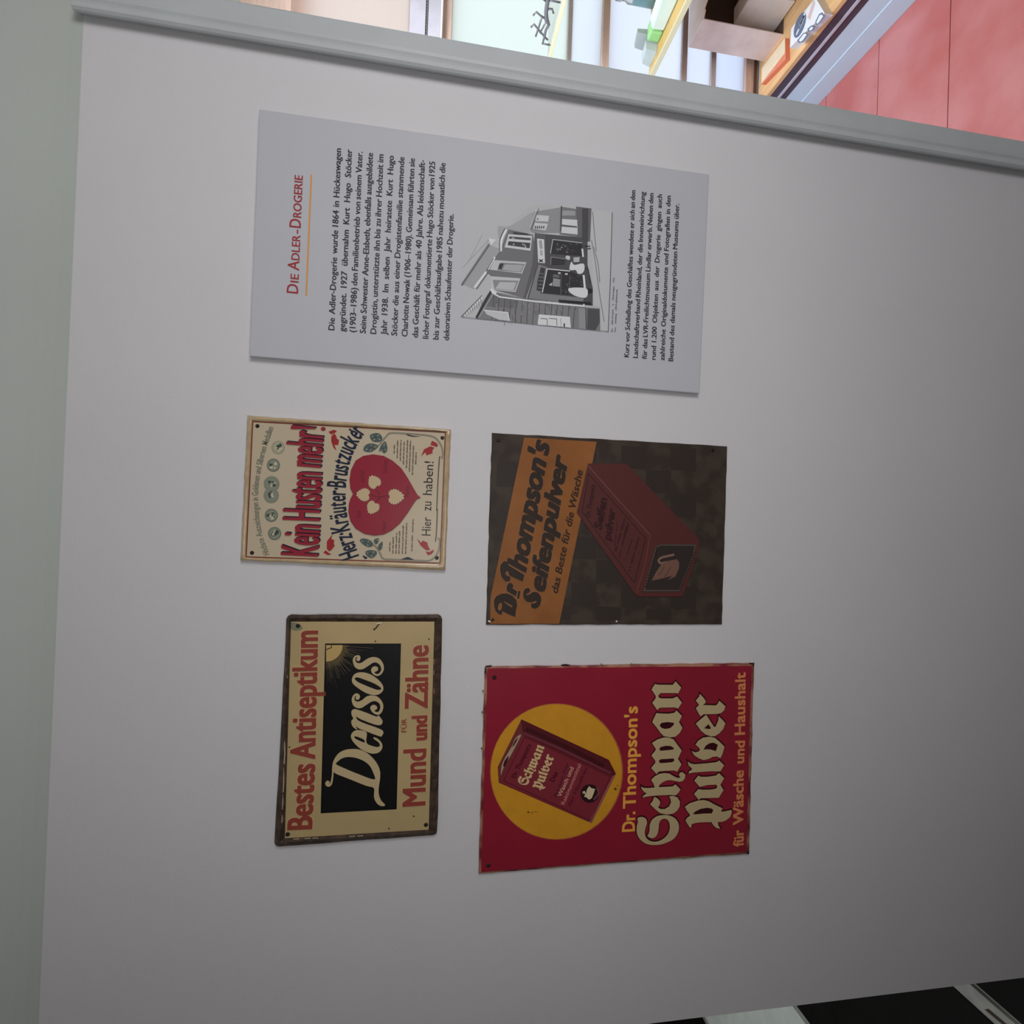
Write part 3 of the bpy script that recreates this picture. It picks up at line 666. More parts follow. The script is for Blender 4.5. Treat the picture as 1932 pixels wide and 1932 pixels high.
for x0, x1 in ((965, 1040), (1060, 1150)): gp(112, (x0, 1515), (x1, 1522), (x1, 1590), (x0 - 5, 1580), L=4.5); gs(40, 7, (x0, 1513), (x1, 1520), L=4.8); gs(40, 6, (x1, 1520), (x1 + 2, 1598), L=4.8)
gs(40, 16, (1235, 1570), (1235, 1612), L=4.8); gs(120, 7, (1195, 1510), (1200, 1612), L=4.6)
gp(160, (320, 1420), (595, 1450), (615, 1545), (490, 1530), (350, 1470), L=4); gs(188, 9, (315, 1420), (590, 1447), (612, 1545), L=4.5)
gp(118, (1400, 1395), (1480, 1400), (1480, 1640), (1400, 1630), L=3.4); gs(36, 8, (1478, 1390), (1487, 1640), L=4)
gp(64, (1500, 1400), (1635, 1410), (1640, 1560), (1590, 1650), (1495, 1640), L=2.7)
gp(157, (1550, 280), (1780, 310), (1735, 1660), (1650, 1650), (1640, 1390), (1560, 1370), (1555, 900), (1520, 640), L=1.8)
for pl in ([(1545, 620), (1590, 880), (1640, 1250), (1690, 1550)], [(1560, 300), (1575, 500), (1600, 750)], [(1570, 700), (1620, 900), (1640, 1100)]): gs(70, 6, *pl, L=3, sm=True)
gs(90, 4, (60, 1497), (1735, 1665), L=5); gs(44, 7, (1735, 1668), (1760, 1100), (1782, 308), L=5)
t.build()

# ---------------------------------------------------------------- cough sweets sign
RK = (171, 168, 171); yK = -0.006
kn = empty('enamel_sign', 'cream enamel cough sweet sign with a large red heart and gilt edge', 'sign', PY(652, 930, 0), 'enamel advertising signs')
ok = [(466.9, 783.9), (851.1, 810.6), (840.4, 1076.1), (453.7, 1057.2)]
ik = [ph('KZ', p) for p in [(158, 150), (1762, 240), (1718, 1332), (102, 1280)]]
ic = [((o[0] * .45 + i[0] * .55), (o[1] * .45 + i[1] * .55)) for o, i in zip(ok, ik)]
bm = bmesh.new()
A = [c3('ph', p, 0.0) for p in ok]; B = [c3('ph', p, -0.007) for p in ok]; C_ = [c3('ph', p, -0.011) for p in ic]; D_ = [c3('ph', p, yK) for p in ik]
def subring(bm, Q, n=24, j=0.0, sd=3):
    rnd = random.Random(sd); out = []
    for i in range(4):
        for k in range(n):
            p = Q[i].lerp(Q[(i + 1) % 4], k / n)
            if k: p = p + Vector((rnd.uniform(-j, j), rnd.uniform(-j, j) * .3, rnd.uniform(-j, j)))
            out.append(bm.verts.new(p))
    return out
rs = [subring(bm, A, j=.0006), subring(bm, B, j=.0006), subring(bm, C_, j=.0006, sd=5), subring(bm, D_, sd=6)]
for P_, Q_ in zip(rs, rs[1:]):
    for i in range(96): bm.faces.new((P_[i], P_[(i + 1) % 96], Q_[(i + 1) % 96], Q_[i]))
M_gold = mat('tan_gilt_edge', alb((150, 128, 102), RK), 0.22, 0.6, noise=0.14, nscale=60, coat=0.4)
finish(bm, 'rolled_edge', M_gold, kn, True)
CK = lambda r, gg, b: cm((r, gg, b), RK, rough=0.35, spec=0.35)
pt = plate('plate', [c3('ph', p, yK) for p in ik], 0.0, yK, cm((156, 140, 122), RK, rough=0.35, noise=0.03, nscale=8), kn, 0.0002)
p = Pr('border_line', kn, yK); p.stroke('KZ', [(162, 155), (1757, 245), (1713, 1327), (107, 1276)], 8, CK(96, 40, 34), 1, closed=True); p.build()
p = Pr('headline_lettering', kn, yK, 'embossed red letters with navy shadow')
navy, red = CK(28, 26, 40), CK(118, 32, 44)
for L_, mt_, sh_, bd in ((1, navy, (0.0022, -0.0020), (.9, .3)), (1.8, navy, (0.0011, -0.0010), (.9, .3)), (2.8, red, (0, 0), (1.0, .4))):
    em = 0.0012 if mt_ is red else 0
    p.text('K1', 'Kein', (1258, 1675), (1292, 1200), 525, mt_, L_, fat=bd, sh=sh_, emb=em)
    p.text('K1', 'Husten', (1285, 1112), (1322, 365), 525, mt_, L_, fat=bd, sh=sh_, emb=em)
    p.text('K2', 'mehr', (1432, 1030), (1478, 432), 565, mt_, L_, fat=bd, sh=sh_, emb=em)
    p.poly('K2', [(905, 345), (920, 305), (960, 298), (1340, 340), (1345, 352), (1320, 362), (960, 362), (915, 360)], mt_, L_ + .4, em or .0002, sh=sh_)
    p.circ('K2', (1470, 360), 42, 34, mt_, L_ + .4)
p.build()
p = Pr('medal_lettering', kn, yK)
gry = CK(92, 92, 84); gd = CK(70, 74, 70)
p.arc('KZ', 'Höchste Auszeichnungen in Goldenen und Silbernen Medaillen', [(300, 1255), (240, 1090), (212, 900), (208, 720), (230, 560), (275, 380), (335, 205)], 44, gry, 1, 0.012)
p.build()
for (cx, cy, r_, k) in ((343, 1083, 54, 0), (316, 932, 54, 1), (333, 517, 54, 2), (372, 370, 54, 3), (315, 768, 64, 4), (318, 672, 66, 5)):
    p = Pr('medal', kn, yK); z_ = 1 if k != 5 else 1.8
    p.circ('KZ', (cx, cy), r_, r_, CK(74, 80, 74) if k < 3 else CK(112, 112, 102), z_)
    p.circ('KZ', (cx, cy), r_ - 6, r_ - 6, CK(104, 106, 96) if k != 3 else CK(140, 130, 112), z_ + .4)
    p.circ('KZ', (cx, cy), r_ * .62, r_ * .62, CK(126, 122, 108), z_ + .6, ring=3)
    rn = random.Random(k)
    for i in range(7):
        a = rn.uniform(0, 6.28); d = rn.uniform(0, r_ * .5); x, y = cx + d * math.cos(a), cy + d * math.sin(a); s_ = rn.uniform(8, 17)
        p.poly('KZ', [(x + s_ * math.cos(b + a) * rn.uniform(.5, 1.2), y + s_ * math.sin(b + a) * rn.uniform(.5, 1.2)) for b in (0, 1.2, 2.3, 3.6, 5)], CK(160, 148, 128) if i % 2 else CK(50, 60, 56), z_ + 1, smooth=True, k=3)
    p.build()
p = Pr('curved_lettering', kn, yK, 'navy letters in an arch')
nv = CK(24, 30, 48)
p.arc('KZ', 'Herz·Kräuter·Brustzucker', [(1042, 1268), (990, 1120), (958, 1010), (934, 870), (930, 740), (944, 600), (980, 450), (1040, 325), (1098, 240)], 142, nv, 1, 0.0, fat=2.3)
p.circ('KZ', (1097, 1284), 14, 10, nv); p.circ('KZ', (1082, 1272), 10, 7, nv); p.circ('KZ', (968, 222), 9, 9, nv); p.circ('KZ', (982, 230), 7, 7, nv)
p.build()
p = Pr('heart_emblem', kn, yK, 'embossed crimson heart with four cream leaves')
ht = [(158, 1215), (110, 1120), (95, 970), (120, 800), (200, 640), (330, 560), (500, 533), (680, 560), (830, 640), (980, 770), (1100, 950), (1200, 1130), (1260, 1230), (1312, 1277), (1250, 1305), (1190, 1385), (1100, 1530), (960, 1720), (820, 1840), (680, 1910), (520, 1930), (350, 1900), (200, 1810), (110, 1680), (75, 1520), (85, 1380), (110, 1300)]
p.poly('K3', ht, CK(112, 28, 42), 1, 0.0012, bevel=0.0006)
HL = 9
p.poly('K3', [(a * .985 + 9, b * .985 + 18) for a, b in ht], CK(118, 30, 44), HL - .6)
def leaf(c, tip, sz):
    dx, dy = tip[0] - c[0], tip[1] - c[1]; l = math.hypot(dx, dy); dx /= l; dy /= l; pts = []
    N = 34
    for i in range(N):
        t_ = 2 * math.pi * i / N
        r_ = 1 - 0.22 * abs(math.cos(t_ / 2)) ** 0 + 0.28 * max(0, math.cos(t_)) ** 8 - 0.30 * max(0, -math.cos(t_)) ** 14
        r_ *= (1.10 if i % 2 else 0.93); a, b = r_ * math.cos(t_) * sz * 1.05, r_ * math.sin(t_) * sz * 1.12
        pts.append((c[0] + a * dx - b * dy, c[1] + a * dy + b * dx))
    return pts
for c, tp_, sz in (((865, 1262), (1010, 1262), 150), ((350, 1228), (215, 1215), 128), ((525, 1022), (450, 900), 126), ((500, 1432), (428, 1558), 124)):
    p.poly('K3', leaf(c, tp_, sz * 1.05), CK(78, 18, 30), HL); p.poly('K3', leaf(c, tp_, sz), CK(160, 138, 112), HL + .6)
dk = CK(84, 20, 32)
for pl in ([(460, 1230), (600, 1270), (760, 1240)], [(540, 1130), (600, 1210), (620, 1270)], [(540, 1350), (600, 1300), (640, 1260)]): p.stroke('K3', pl, 12, dk, HL, smooth=True)
p.text('K3', 'echt!', (350, 1010), (345, 800), 80, dk, HL); p.text('K3', 'Nur', (285, 1630), (290, 1500), 80, dk, HL)
p.text('K3', 'Schutz', (735, 860), (745, 620), 70, dk, HL); p.text('K3', 'Marke', (720, 1860), (725, 1690), 70, dk, HL); p.text('K3', 'Marke', (1115, 1270), (1125, 1080), 70, dk, HL)
p.build()
RH = CK(126, 34, 36)
for nm, fr, a, b in (('K1', 'K1', [(1495, 1320), (1470, 1400), (1520, 1420), (1510, 1470), (1525, 1510), (1480, 1570), (1440, 1600), (1400, 1560), (1400, 1440), (1440, 1390)], [(1380, 1580), (1440, 1630), (1475, 1640), (1420, 1660), (1345, 1620)]),
    ('K2', 'K2', [(1700, 735), (1650, 690), (1610, 580), (1610, 490), (1660, 440), (1690, 470), (1710, 530), (1745, 555), (1730, 640), (1665, 640), (1685, 690)], [(1560, 410), (1660, 375), (1705, 400), (1690, 420), (1610, 460)]),
    ('K3', 'K3', [(1325, 570), (1380, 440), (1490, 385), (1560, 410), (1530, 450), (1525, 510), (1420, 545), (1405, 490), (1350, 540)], [(1520, 290), (1600, 330), (1625, 375), (1600, 400), (1490, 360)]),
    ('K4', 'K4', [(1255, 605), (1330, 680), (1360, 640), (1440, 680), (1450, 740), (1490, 810), (1410, 810), (1320, 730)], [(1410, 830), (1480, 840), (1540, 800), (1550, 830), (1510, 880), (1445, 900)])):
    p = Pr('pointing_hand_emblem', kn, yK); p.poly(fr, a, RH); p.poly(fr, b, RH); p.build()
for fr, blobs, stem, inner in (('K3', [[(440, 200), (520, 160), (600, 165), (655, 230), (640, 290), (580, 315), (480, 295)], [(330, 460), (360, 370), (460, 335), (560, 360), (590, 385), (540, 440), (440, 490)], [(600, 480), (620, 400), (700, 300), (740, 380), (740, 460), (690, 510), (640, 470)]],
      [(600, 370), (660, 290), (720, 220), (800, 158), (1050, 165), (1450, 200), (1590, 255), (1680, 380), (1705, 500), (1690, 605)], [(1660, 560), (1645, 620), (1622, 1000), (1600, 1500)]),
     ('K4', [[(265, 640), (330, 605), (450, 640), (500, 720), (420, 760), (320, 710)], [(360, 850), (420, 810), (540, 820), (560, 880), (480, 950), (400, 920)], [(575, 750), (650, 660), (662, 740), (620, 815)], [(520, 700), (515, 625), (600, 605), (570, 700)]],
      [(500, 720), (560, 770), (620, 870), (680, 962), (900, 975), (1300, 992), (1480, 988), (1590, 900), (1640, 780), (1652, 640), (1620, 595)], [(1580, 660), (1595, 500), (1605, 300), (1610, 100)])):
    p = Pr('flower_ornament', kn, yK)
    for b in blobs:
        p.poly(fr, b, CK(62, 72, 72), 1, smooth=True); c = (sum(q[0] for q in b) / len(b), sum(q[1] for q in b) / len(b))
        for q in b[::2]: p.stroke(fr, [((q[0] + c[0] * 2) / 3, (q[1] + c[1] * 2) / 3), ((q[0] * 3 + c[0]) / 4, (q[1] * 3 + c[1]) / 4)], 14, CK(128, 122, 106), 1.8)
        p.stroke(fr, [c, ((b[0][0] + c[0]) / 2, (b[0][1] + c[1]) / 2)], 9, CK(24, 34, 40), 2)
    p.stroke(fr, stem, 24, CK(52, 58, 58), 1, smooth=True); p.stroke(fr, stem, 10, CK(140, 130, 112), 1.6, smooth=True)
    p.stroke(fr, [(a, b) for a, b in inner], 20, CK(70, 66, 58), 1, smooth=True)
    p.poly(fr, [(1060, 175), (1200, 205), (1330, 215), (1200, 222), (1110, 205)] if fr == 'K3' else [(960, 972), (1100, 925), (1210, 975)], CK(30, 34, 42), 2.2)
    p.build()
p = Pr('fine_lettering', kn, yK)
ft = CK(78, 70, 58)
rn = random.Random(4)
for fr, x, ya, yb in (('K3', 862, 510, 330), ('K3', 915, 590, 280), ('K3', 968, 640, 280), ('K3', 1022, 700, 280), ('K3', 1078, 760, 280), ('K3', 1128, 820, 290), ('K3', 1180, 880, 345), ('K3', 1238, 700, 490),
    ('K4', 785, 830, 670), ('K4', 840, 865, 560), ('K4', 895, 865, 510), ('K4', 945, 870, 475), ('K4', 1005, 870, 380), ('K4', 1062, 870, 335), ('K4', 1170, 825, 540), ('K4', 1185, 500, 275)):
    y = ya
    while y > yb + 20:
        l_ = min(y - yb, rn.uniform(40, 120)); sl = (ya - y) * .04
        k_ = y
        while k_ > y - l_:
            h_ = rn.choice([18, 18, 26]); p.stroke(fr, [(x + sl + 10, k_), (x + sl + 10 - h_, k_)], 6.5, ft); k_ -= 10
        p.stroke(fr, [(x + sl - (rn.random() * 8), y), (x + sl - 2, y - l_)], 6, ft, 1.4); y -= l_ + 16
p.build()
p = Pr('lower_lettering', kn, yK); bk = CK(22, 20, 22)
p.text('KZ', 'Hier', (1635, 1100), (1640, 948), 72, bk); p.text('KZ', 'zu', (1640, 895), (1643, 820), 76, bk); p.text('KZ', 'haben!', (1645, 765), (1660, 488), 72, bk)
p.build()
nails(kn, 'KZ', [(200, 192), (155, 1243), (1733, 290), (1687, 1285)], yK - .0004, r=.0038)

# ---------------------------------------------------------------- black label sign, upper left
RD = (161, 156, 158); yD = -0.006
dn = empty('enamel_sign', 'cream metal sign with dark rim and cream script on a black field', 'sign', PY(680, 1375, 0), 'enamel advertising signs')
od = [(541, 1159.4), (834.7, 1159.4), (825, 1575.3), (517.9, 1597.9)]
idn = [ph('DZ', p) for p in [(198, 132), (1287, 132), (1243, 1712), (150, 1778)]]
CD = lambda r, gg, b: cm((r, gg, b), RD, rough=0.4, spec=0.35)
mid = [((o[0] + i[0]) / 2, (o[1] + i[1]) / 2) for o, i in zip(od, idn)]
def rq(Q, r):                       # quad with cut corners
    out = []
    for i in range(4):
        a, b, c = Q[i - 1], Q[i], Q[(i + 1) % 4]
        out.append(b + (a - b).normalized() * r); out.append(b + ((a - b).normalized() + (c - b).normalized()) * r * .3); out.append(b + (c - b).normalized() * r)
    return out
def ring8(bm, Q, r, j, sd, n=10):
    P_ = rq(Q, r); rnd = random.Random(sd); out = []
    for i in range(len(P_)):
        a, b = P_[i], P_[(i + 1) % len(P_)]; k_ = n if (b - a).length > .05 else 1
        for k in range(k_):
            q_ = a.lerp(b, k / k_); out.append(bm.verts.new(q_ + Vector((rnd.uniform(-j, j), rnd.uniform(-j, j) * .4, rnd.uniform(-j, j)))))
    return out
bm = bmesh.new()
rs = [ring8(bm, [c3('ph', p, 0.0) for p in od], .008, .0007, 1), ring8(bm, [c3('ph', p, -.007) for p in od], .008, .0007, 1), ring8(bm, [c3('ph', p, -.012) for p in mid], .003, .0007, 2), ring8(bm, [c3('ph', p, yD) for p in idn], .001, .0002, 3)]
nn = len(rs[0])
for P_, Q_ in zip(rs, rs[1:]):
    for i in range(nn): bm.faces.new((P_[i], P_[(i + 1) % nn], Q_[(i + 1) % nn], Q_[i]))
finish(bm, 'rolled_edge', mat('rusty_dark_rim', alb((40, 30, 26), RD), 0.4, 0.5, col2=alb((62, 46, 38), RD), nscale=70, bump=0.4, bscale=120), dn)
p = Pr('rim_chips', dn, -.0105, 'bare worn spots on the rim')
wr = CD(128, 112, 98)
for a in [(148, 1040, 175), (140, 1240, 190), (133, 1440, 120), (128, 1600, 60), (163, 480, 25), (165, 540, 22)]:
    p.stroke('DZ', [(a[0] - 2, a[1]), (a[0] + 2, a[1] + a[2] * .5), (a[0] - 3, a[1] + a[2])], 9, wr, 1, smooth=True)
for a, b, c in [(845, 103, 50), (905, 105, 30), (1290, 420, 0)]: p.stroke('DZ', [(a, b), (a + c + 5, b + 1)], 7, CD(120, 96, 60))
for a in (215, 300, 360, 640, 700): p.stroke('DZ', [(a, 1795 - a * .05), (a + 45, 1792 - a * .05)], 7, wr)
for y_ in (420, 500, 640, 1380, 1480, 1600): p.stroke('DZ', [(1283, y_), (1281, y_ + 40)], 5, CD(120, 84, 60))
p.build()
plate('plate', [c3('ph', p, yD) for p in idn], 0.0, yD, cm((140, 118, 86), RD, rough=0.4, noise=0.06, nscale=9, col2=None), dn, 0.0002)
p = Pr('black_field', dn, yD)
blk = CD(16, 14, 15)
p.poly('DZ', [(462, 303), (1028, 303), (995, 1552), (428, 1582)], blk, 1)
p.stroke('DZ', [(462, 303), (1028, 303), (995, 1552), (428, 1582)], 9, CD(10, 9, 10), 1.6, closed=True)
p.build()
p = Pr('sun_emblem', dn, yD, 'cream quarter sun with thin rays')
N = 12
p.poly('D2', [(165, 75)] + [(165 + 335 * math.sin(math.pi / 2 * i / N), 75 + 335 * math.cos(math.pi / 2 * i / N)) for i in range(N + 1)], CD(146, 118, 76), 2.2)
p.stroke('D2', [(275, 80), (270, 125), (210, 150), (165, 170)], 16, CD(26, 18, 14), 3, smooth=True)
rn = random.Random(9)
for i in range(64):
    a = math.radians(rn.uniform(1, 89)); r0 = rn.uniform(345, 400); r1 = rn.uniform(600, 980) if rn.random() < .6 else rn.uniform(480, 620)
    if 18 < math.degrees(a) < 80 and r1 > 760: r1 = 720
    v = rn.choice([58, 74, 92, 50]); cxy = lambda r_: (165 + r_ * math.sin(a), 75 + r_ * math.cos(a))
    p.stroke('D2', [cxy(r0), cxy(r1)], rn.uniform(2.5, 5), CD(v, int(v * .86), int(v * .7)), 2)
for i in range(70):
    a = math.radians(90 * (i + .5) / 70); r1 = 440 + rn.uniform(-30, 60); cxy = lambda r_: (165 + r_ * math.sin(a), 75 + r_ * math.cos(a))
    p.stroke('D2', [cxy(338), cxy(r1)], 5, CD(84, 68, 44), 1.8)
p.build()
p = Pr('script_lettering', dn, yD, 'large embossed cream script letters')
cr = CD(146, 126, 98)
DE = {'D': ('D1', [[(170, 1170), (215, 1120), (265, 1150), (245, 1185), (280, 1175), (308, 1080), (325, 950), (332, 780), (370, 640), (470, 500), (620, 420), (780, 400), (930, 412), (1100, 482), (1250, 610), (1360, 760), (1413, 920), (1410, 1080), (1385, 1250), (1380, 1400), (1430, 1560), (1525, 1670), (1440, 1685), (1340, 1620), (1280, 1480), (1275, 1280), (1100, 1225), (700, 1065), (420, 955), (362, 912), (345, 1050), (318, 1190), (260, 1245), (200, 1232)], [(410, 742), (480, 650), (580, 590), (720, 570), (900, 600), (1060, 670), (1180, 770), (1250, 900), (1288, 1095), (900, 965), (600, 840)]]),
 'e': ('D1', [[(1290, 135), (1390, 190), (1460, 290), (1455, 390), (1380, 470), (1250, 495), (1100, 455), (950, 370), (810, 230), (755, 110), (790, 20), (880, -30), (1000, -20), (1085, 5), (1112, 60), (1108, 268), (1300, 350), (1380, 350), (1415, 310), (1380, 235), (1270, 155)], [(822, 120), (870, 102), (1000, 150), (1060, 190), (1065, 255), (950, 215), (860, 170)]]),
 'n': ('D2', [[(680, 1430), (700, 1390), (760, 1375), (960, 1440), (1180, 1525), (1215, 1500), (1260, 1540), (1305, 1610), (1290, 1670), (1230, 1690), (1100, 1660), (860, 1565), (780, 1512), (775, 1540), (810, 1600), (950, 1665), (1300, 1800), (1290, 1912), (1240, 1910), (1060, 1845), (850, 1765), (772, 1712), (772, 1740), (795, 1775), (740, 1750), (692, 1690), (680, 1610), (720, 1560), (692, 1500)]]),
 's': ('D2', [[(690, 1200), (700, 1120), (750, 1062), (810, 1060), (850, 1110), (830, 1165), (790, 1175), (762, 1140), (785, 1112), (755, 1105), (737, 1150), (755, 1205), (820, 1220), (900, 1185), (980, 1122), (1080, 1095), (1200, 1120), (1290, 1210), (1322, 1320), (1290, 1430), (1220, 1480), (1130, 1450), (1072, 1380), (1070, 1320), (1130, 1285), (1190, 1318), (1192, 1365), (1145, 1395), (1175, 1432), (1230, 1420), (1265, 1340), (1250, 1260), (1180, 1207), (1090, 1212), (980, 1280), (880, 1340), (790, 1340), (720, 1290)]]),
 'o': ('D2', [[(690, 780), (720, 690), (800, 637), (920, 630), (1060, 670), (1200, 760), (1305, 880), (1318, 985), (1240, 1062), (1130, 1080), (980, 1040), (830, 950), (720, 860)], [(742, 750), (800, 722), (950, 770), (1150, 850), (1280, 940), (1250, 985), (1150, 970), (950, 890), (800, 820)]]),
 'S': ('D2', [[(710, 400), (720, 340), (760, 292), (830, 285), (860, 330), (840, 385), (800, 390), (780, 352), (808, 330), (775, 312), (755, 355), (762, 402), (800, 440), (880, 435), (960, 380), (1050, 332), (1150, 320), (1250, 360), (1320, 460), (1330, 570), (1280, 660), (1200, 695), (1120, 660), (1082, 600), (1092, 540), (1150, 505), (1212, 532), (1208, 585), (1160, 608), (1140, 625), (1180, 662), (1240, 648), (1285, 570), (1260, 480), (1190, 425), (1110, 430), (1020, 490), (920, 550), (830, 560), (750, 510)]])}
for k, (fr, lp) in DE.items():
    p.poly(fr, lp, cr, 2, 0.0012, smooth=True, bevel=0.0003, k=4)
p.build()
rr, hl = CD(108, 46, 38), CD(160, 130, 100)
for row in (0, 1):
  p = Pr('red_lettering', dn, yD, 'rust red block letters')
  for fr, tx, a, b, cap in ((('DZ', 'Bestes', (355, 1700), (378, 1215), 163), ('DZ', 'Antiseptikum', (378, 1168), (400, 205), 163)), (('DZ', 'Mund', (1215, 1520), (1222, 1100), 160), ('DZ', 'und', (1228, 1025), (1230, 848), 108), ('DZ', 'Zähne', (1232, 785), (1240, 315), 160), ('DZ', 'FÜR', (1074, 970), (1076, 868), 36)))[row]:
    small = cap < 50
    if not small: p.text(fr, tx, a, b, cap, hl, 1, fat=(2.1, 2.1))
    p.text(fr, tx, a, b, cap, rr, 1.8, emb=0.0008, fat=(1.5, 1.1) if not small else None)
  p.build()
p = Pr('scratch_marks', dn, yD)
dd = CD(34, 24, 20)
p.stroke('DZ', [(822, 193), (845, 178), (858, 158), (880, 140)], 9, dd, 1, smooth=True); p.stroke('DZ', [(850, 150), (885, 140)], 6, CD(190, 180, 165), 1.5)
for a in [(1245, 265), (838, 282), (185, 1085), (942, 1703), (1130, 1610), (830, 193), (1290, 150)]: p.circ('DZ', a, 6, 6, dd, n=8)
p.poly('DZ', [(200, 140), (260, 150), (285, 185), (240, 200), (205, 190)], CD(96, 92, 76), .7, smooth=True)
p.build()
nails(dn, 'DZ', [(250, 165), (172, 1748), (1222, 1676)], yD - .0004, r=.0042)

# ---------------------------------------------------------------- dark soap powder sign
RS = (168, 165, 168); yS = -0.004
sf = empty('enamel_sign', 'dark brown metal soap powder sign with slanted orange band and red carton', 'sign', PY(1145, 1000, 0), 'enamel advertising signs')
CS = lambda r, gg, b: cm((r, gg, b), RS, rough=0.5, spec=0.25)
qs = [c3('ph', p, yS) for p in [(928.3, 816.6), (1372.3, 842.2), (1362.5, 1178), (917.2, 1178.8)]]
plate('plate', qs, 0.0, yS, mat('brown_black_enamel', alb((44, 36, 33), RS), 0.5, 0.2, col2=alb((54, 45, 40), RS), nscale=30, bump=0.05, bscale=30), sf, 0.0008, 0.0007, seed=4)
p = Pr('checker_squares', sf, yS, 'faint darker squares')
for i in range(9):
    for j in range(8):
        if (i + j) % 2:
            a = 180 + i * 178; b = 120 + j * 165
            p.poly('TZ', [(a, b + i * 7), (a + 178, b + i * 7 + 6), (a + 174, min(1400, b + 165 + i * 7)), (a - 4, min(1400, b + 160 + i * 7))], CS(42, 34, 32), .4, th=.0001) if a < 1560 and b < 1280 else None
p.build()
p = Pr('orange_band', sf, yS)
p.poly('TZ', [(375, 97), (893, 127), (625, 1428), (130, 1428), (135, 1235)], mat('orange_band_paint', alb((112, 68, 36), RS), 0.5, 0.2, noise=0.16, nscale=12), 1)
p.build()
p = Pr('brand_lettering', sf, yS, 'bold slanted dark letters')
bk2, lt = CS(38, 27, 22), CS(126, 86, 62)
for L_, mt_, bo in ((2, lt, (3.4, 2.5)), (2.8, bk2, (2.7, 1.8))):
    em = 0.001 if mt_ is bk2 else 0
    o_ = .0009 if mt_ is lt else 0.0
    p.poly('T1', [[(300, 1590), (250, 1592), (190, 1535), (160, 1440), (160, 1340), (200, 1268), (290, 1225), (390, 1218), (490, 1260), (560, 1340), (572, 1430), (548, 1530), (540, 1640), (420, 1590), (300, 1530), (308, 1560)], [(240, 1430), (262, 1385), (300, 1392), (300, 1450), (290, 1505), (252, 1528), (228, 1490)], [(330, 1368), (345, 1362), (490, 1440), (480, 1470), (410, 1425)]], mt_, L_, em or .0002, bevel=o_, flat=True)
    p.poly('T1', [(550, 1272), (390, 1180), (383, 1110), (410, 1042), (468, 1030), (508, 1078), (490, 1128), (575, 1182)], mt_, L_, em or .0002, bevel=o_, flat=True)
    p.stroke('T1', [(588, 1312), (612, 1180)], 42 if mt_ is bk2 else 52, mt_, L_)
    p.poly('T1', [(455, 955), (435, 1008), (355, 1000), (295, 930), (265, 810), (275, 710), (340, 642), (400, 665), (420, 720), (700, 890), (672, 1012), (430, 900), (415, 830), (380, 820), (360, 870), (400, 910), (440, 915)], mt_, L_, em or .0002, bevel=o_, flat=True)
    p.poly('T1', [(790, 1132), (800, 1190), (742, 1225), (745, 1248), (800, 1230), (850, 1195), (930, 1200), (985, 1265), (998, 1350), (960, 1450), (880, 1490), (822, 1455), (826, 1392), (870, 1398), (915, 1372), (905, 1352), (830, 1375), (750, 1368), (688, 1300), (682, 1190), (730, 1128)], mt_, L_, em or .0002, smooth=True, bevel=o_, flat=True)
    for row in (0, 1):
        w0, q0, q1, cp = (("hompson's", (991.5, 1078), (1036.0, 842), 37), ('eifenpulver', (1026.5, 1118), (1070.5, 869), 32))[row]
        p.text('ph', w0, q0, q1, cp, mt_, L_, fat=bo, shear=.34, emb=em)
p.text('ph', 'das Beste für die Wäsche', (1051.9, 1120.5), (1099.5, 889.5), 13.5, CS(46, 28, 20), 2, fat=(.5, .4), shear=.25, just=False)
p.build()
p = Pr('carton_picture', sf, yS, 'dull red carton with a swan label')
p.poly('SB', [(205, 105), (700, 105), (1650, 1095), (1640, 1200), (1430, 1830), (860, 1830), (800, 1780), (60, 740)], CS(68, 33, 33), 1.8, bevel=0.0006)
p.poly('SB', [(205, 140), (1010, 1030), (800, 1775), (60, 740)], CS(78, 40, 41), 5.2)
p.poly('SB', [(210, 105), (700, 105), (1650, 1095), (1010, 1030)], CS(66, 31, 31), 5.2)
p.stroke('SB', [(205, 130), (620, 600), (1010, 1030)], 12, CS(92, 54, 52), 5.8)
p.stroke('SB', [(1010, 1030), (950, 1400), (830, 1790)], 8, CS(92, 54, 50), 5.8)
p.stroke('SB', [(210, 235), (955, 1080), (805, 1655), (125, 725)], 11, CS(40, 20, 22), 5.8, closed=True)
dkt = CS(44, 20, 22)
p.text('SB', "Dr. Thompson's", (225, 800), (300, 380), 62, dkt, 6, bold=.04); p.text('SB', 'Seifen', (375, 970), (450, 560), 105, dkt, 6, bold=.05, shear=.2); p.text('SB', 'pulver', (490, 1110), (560, 700), 100, dkt, 6, bold=.05, shear=.2)
for a, b, w_ in (((550, 1180), (590, 830), 14), ((560, 1240), (690, 790), 34), ((610, 1330), (720, 860), 26), ((660, 1100), (735, 880), 30), ((690, 1340), (780, 1080), 22), ((740, 1500), (870, 1030), 32)):
    n_ = int(abs(a[1] - b[1]) / 22)
    for i in range(n_):
        if random.random() < .85:
            f0 = i / n_; q0 = lerp(a, b, f0); q1 = lerp(a, b, f0 + .7 / n_); p.stroke('SB', [q0, q1], w_ * random.uniform(.6, 1.1), dkt, 6)
p.poly('SB', [(1080, 1180), (1150, 1145), (1615, 1150), (1590, 1290), (1400, 1775), (915, 1775)], CS(40, 32, 32), 6)
p.stroke('SB', [(1090, 1190), (1150, 1160), (1600, 1165), (1575, 1290), (1390, 1755), (935, 1755)], 20, CS(66, 56, 50), 6.5, closed=True)
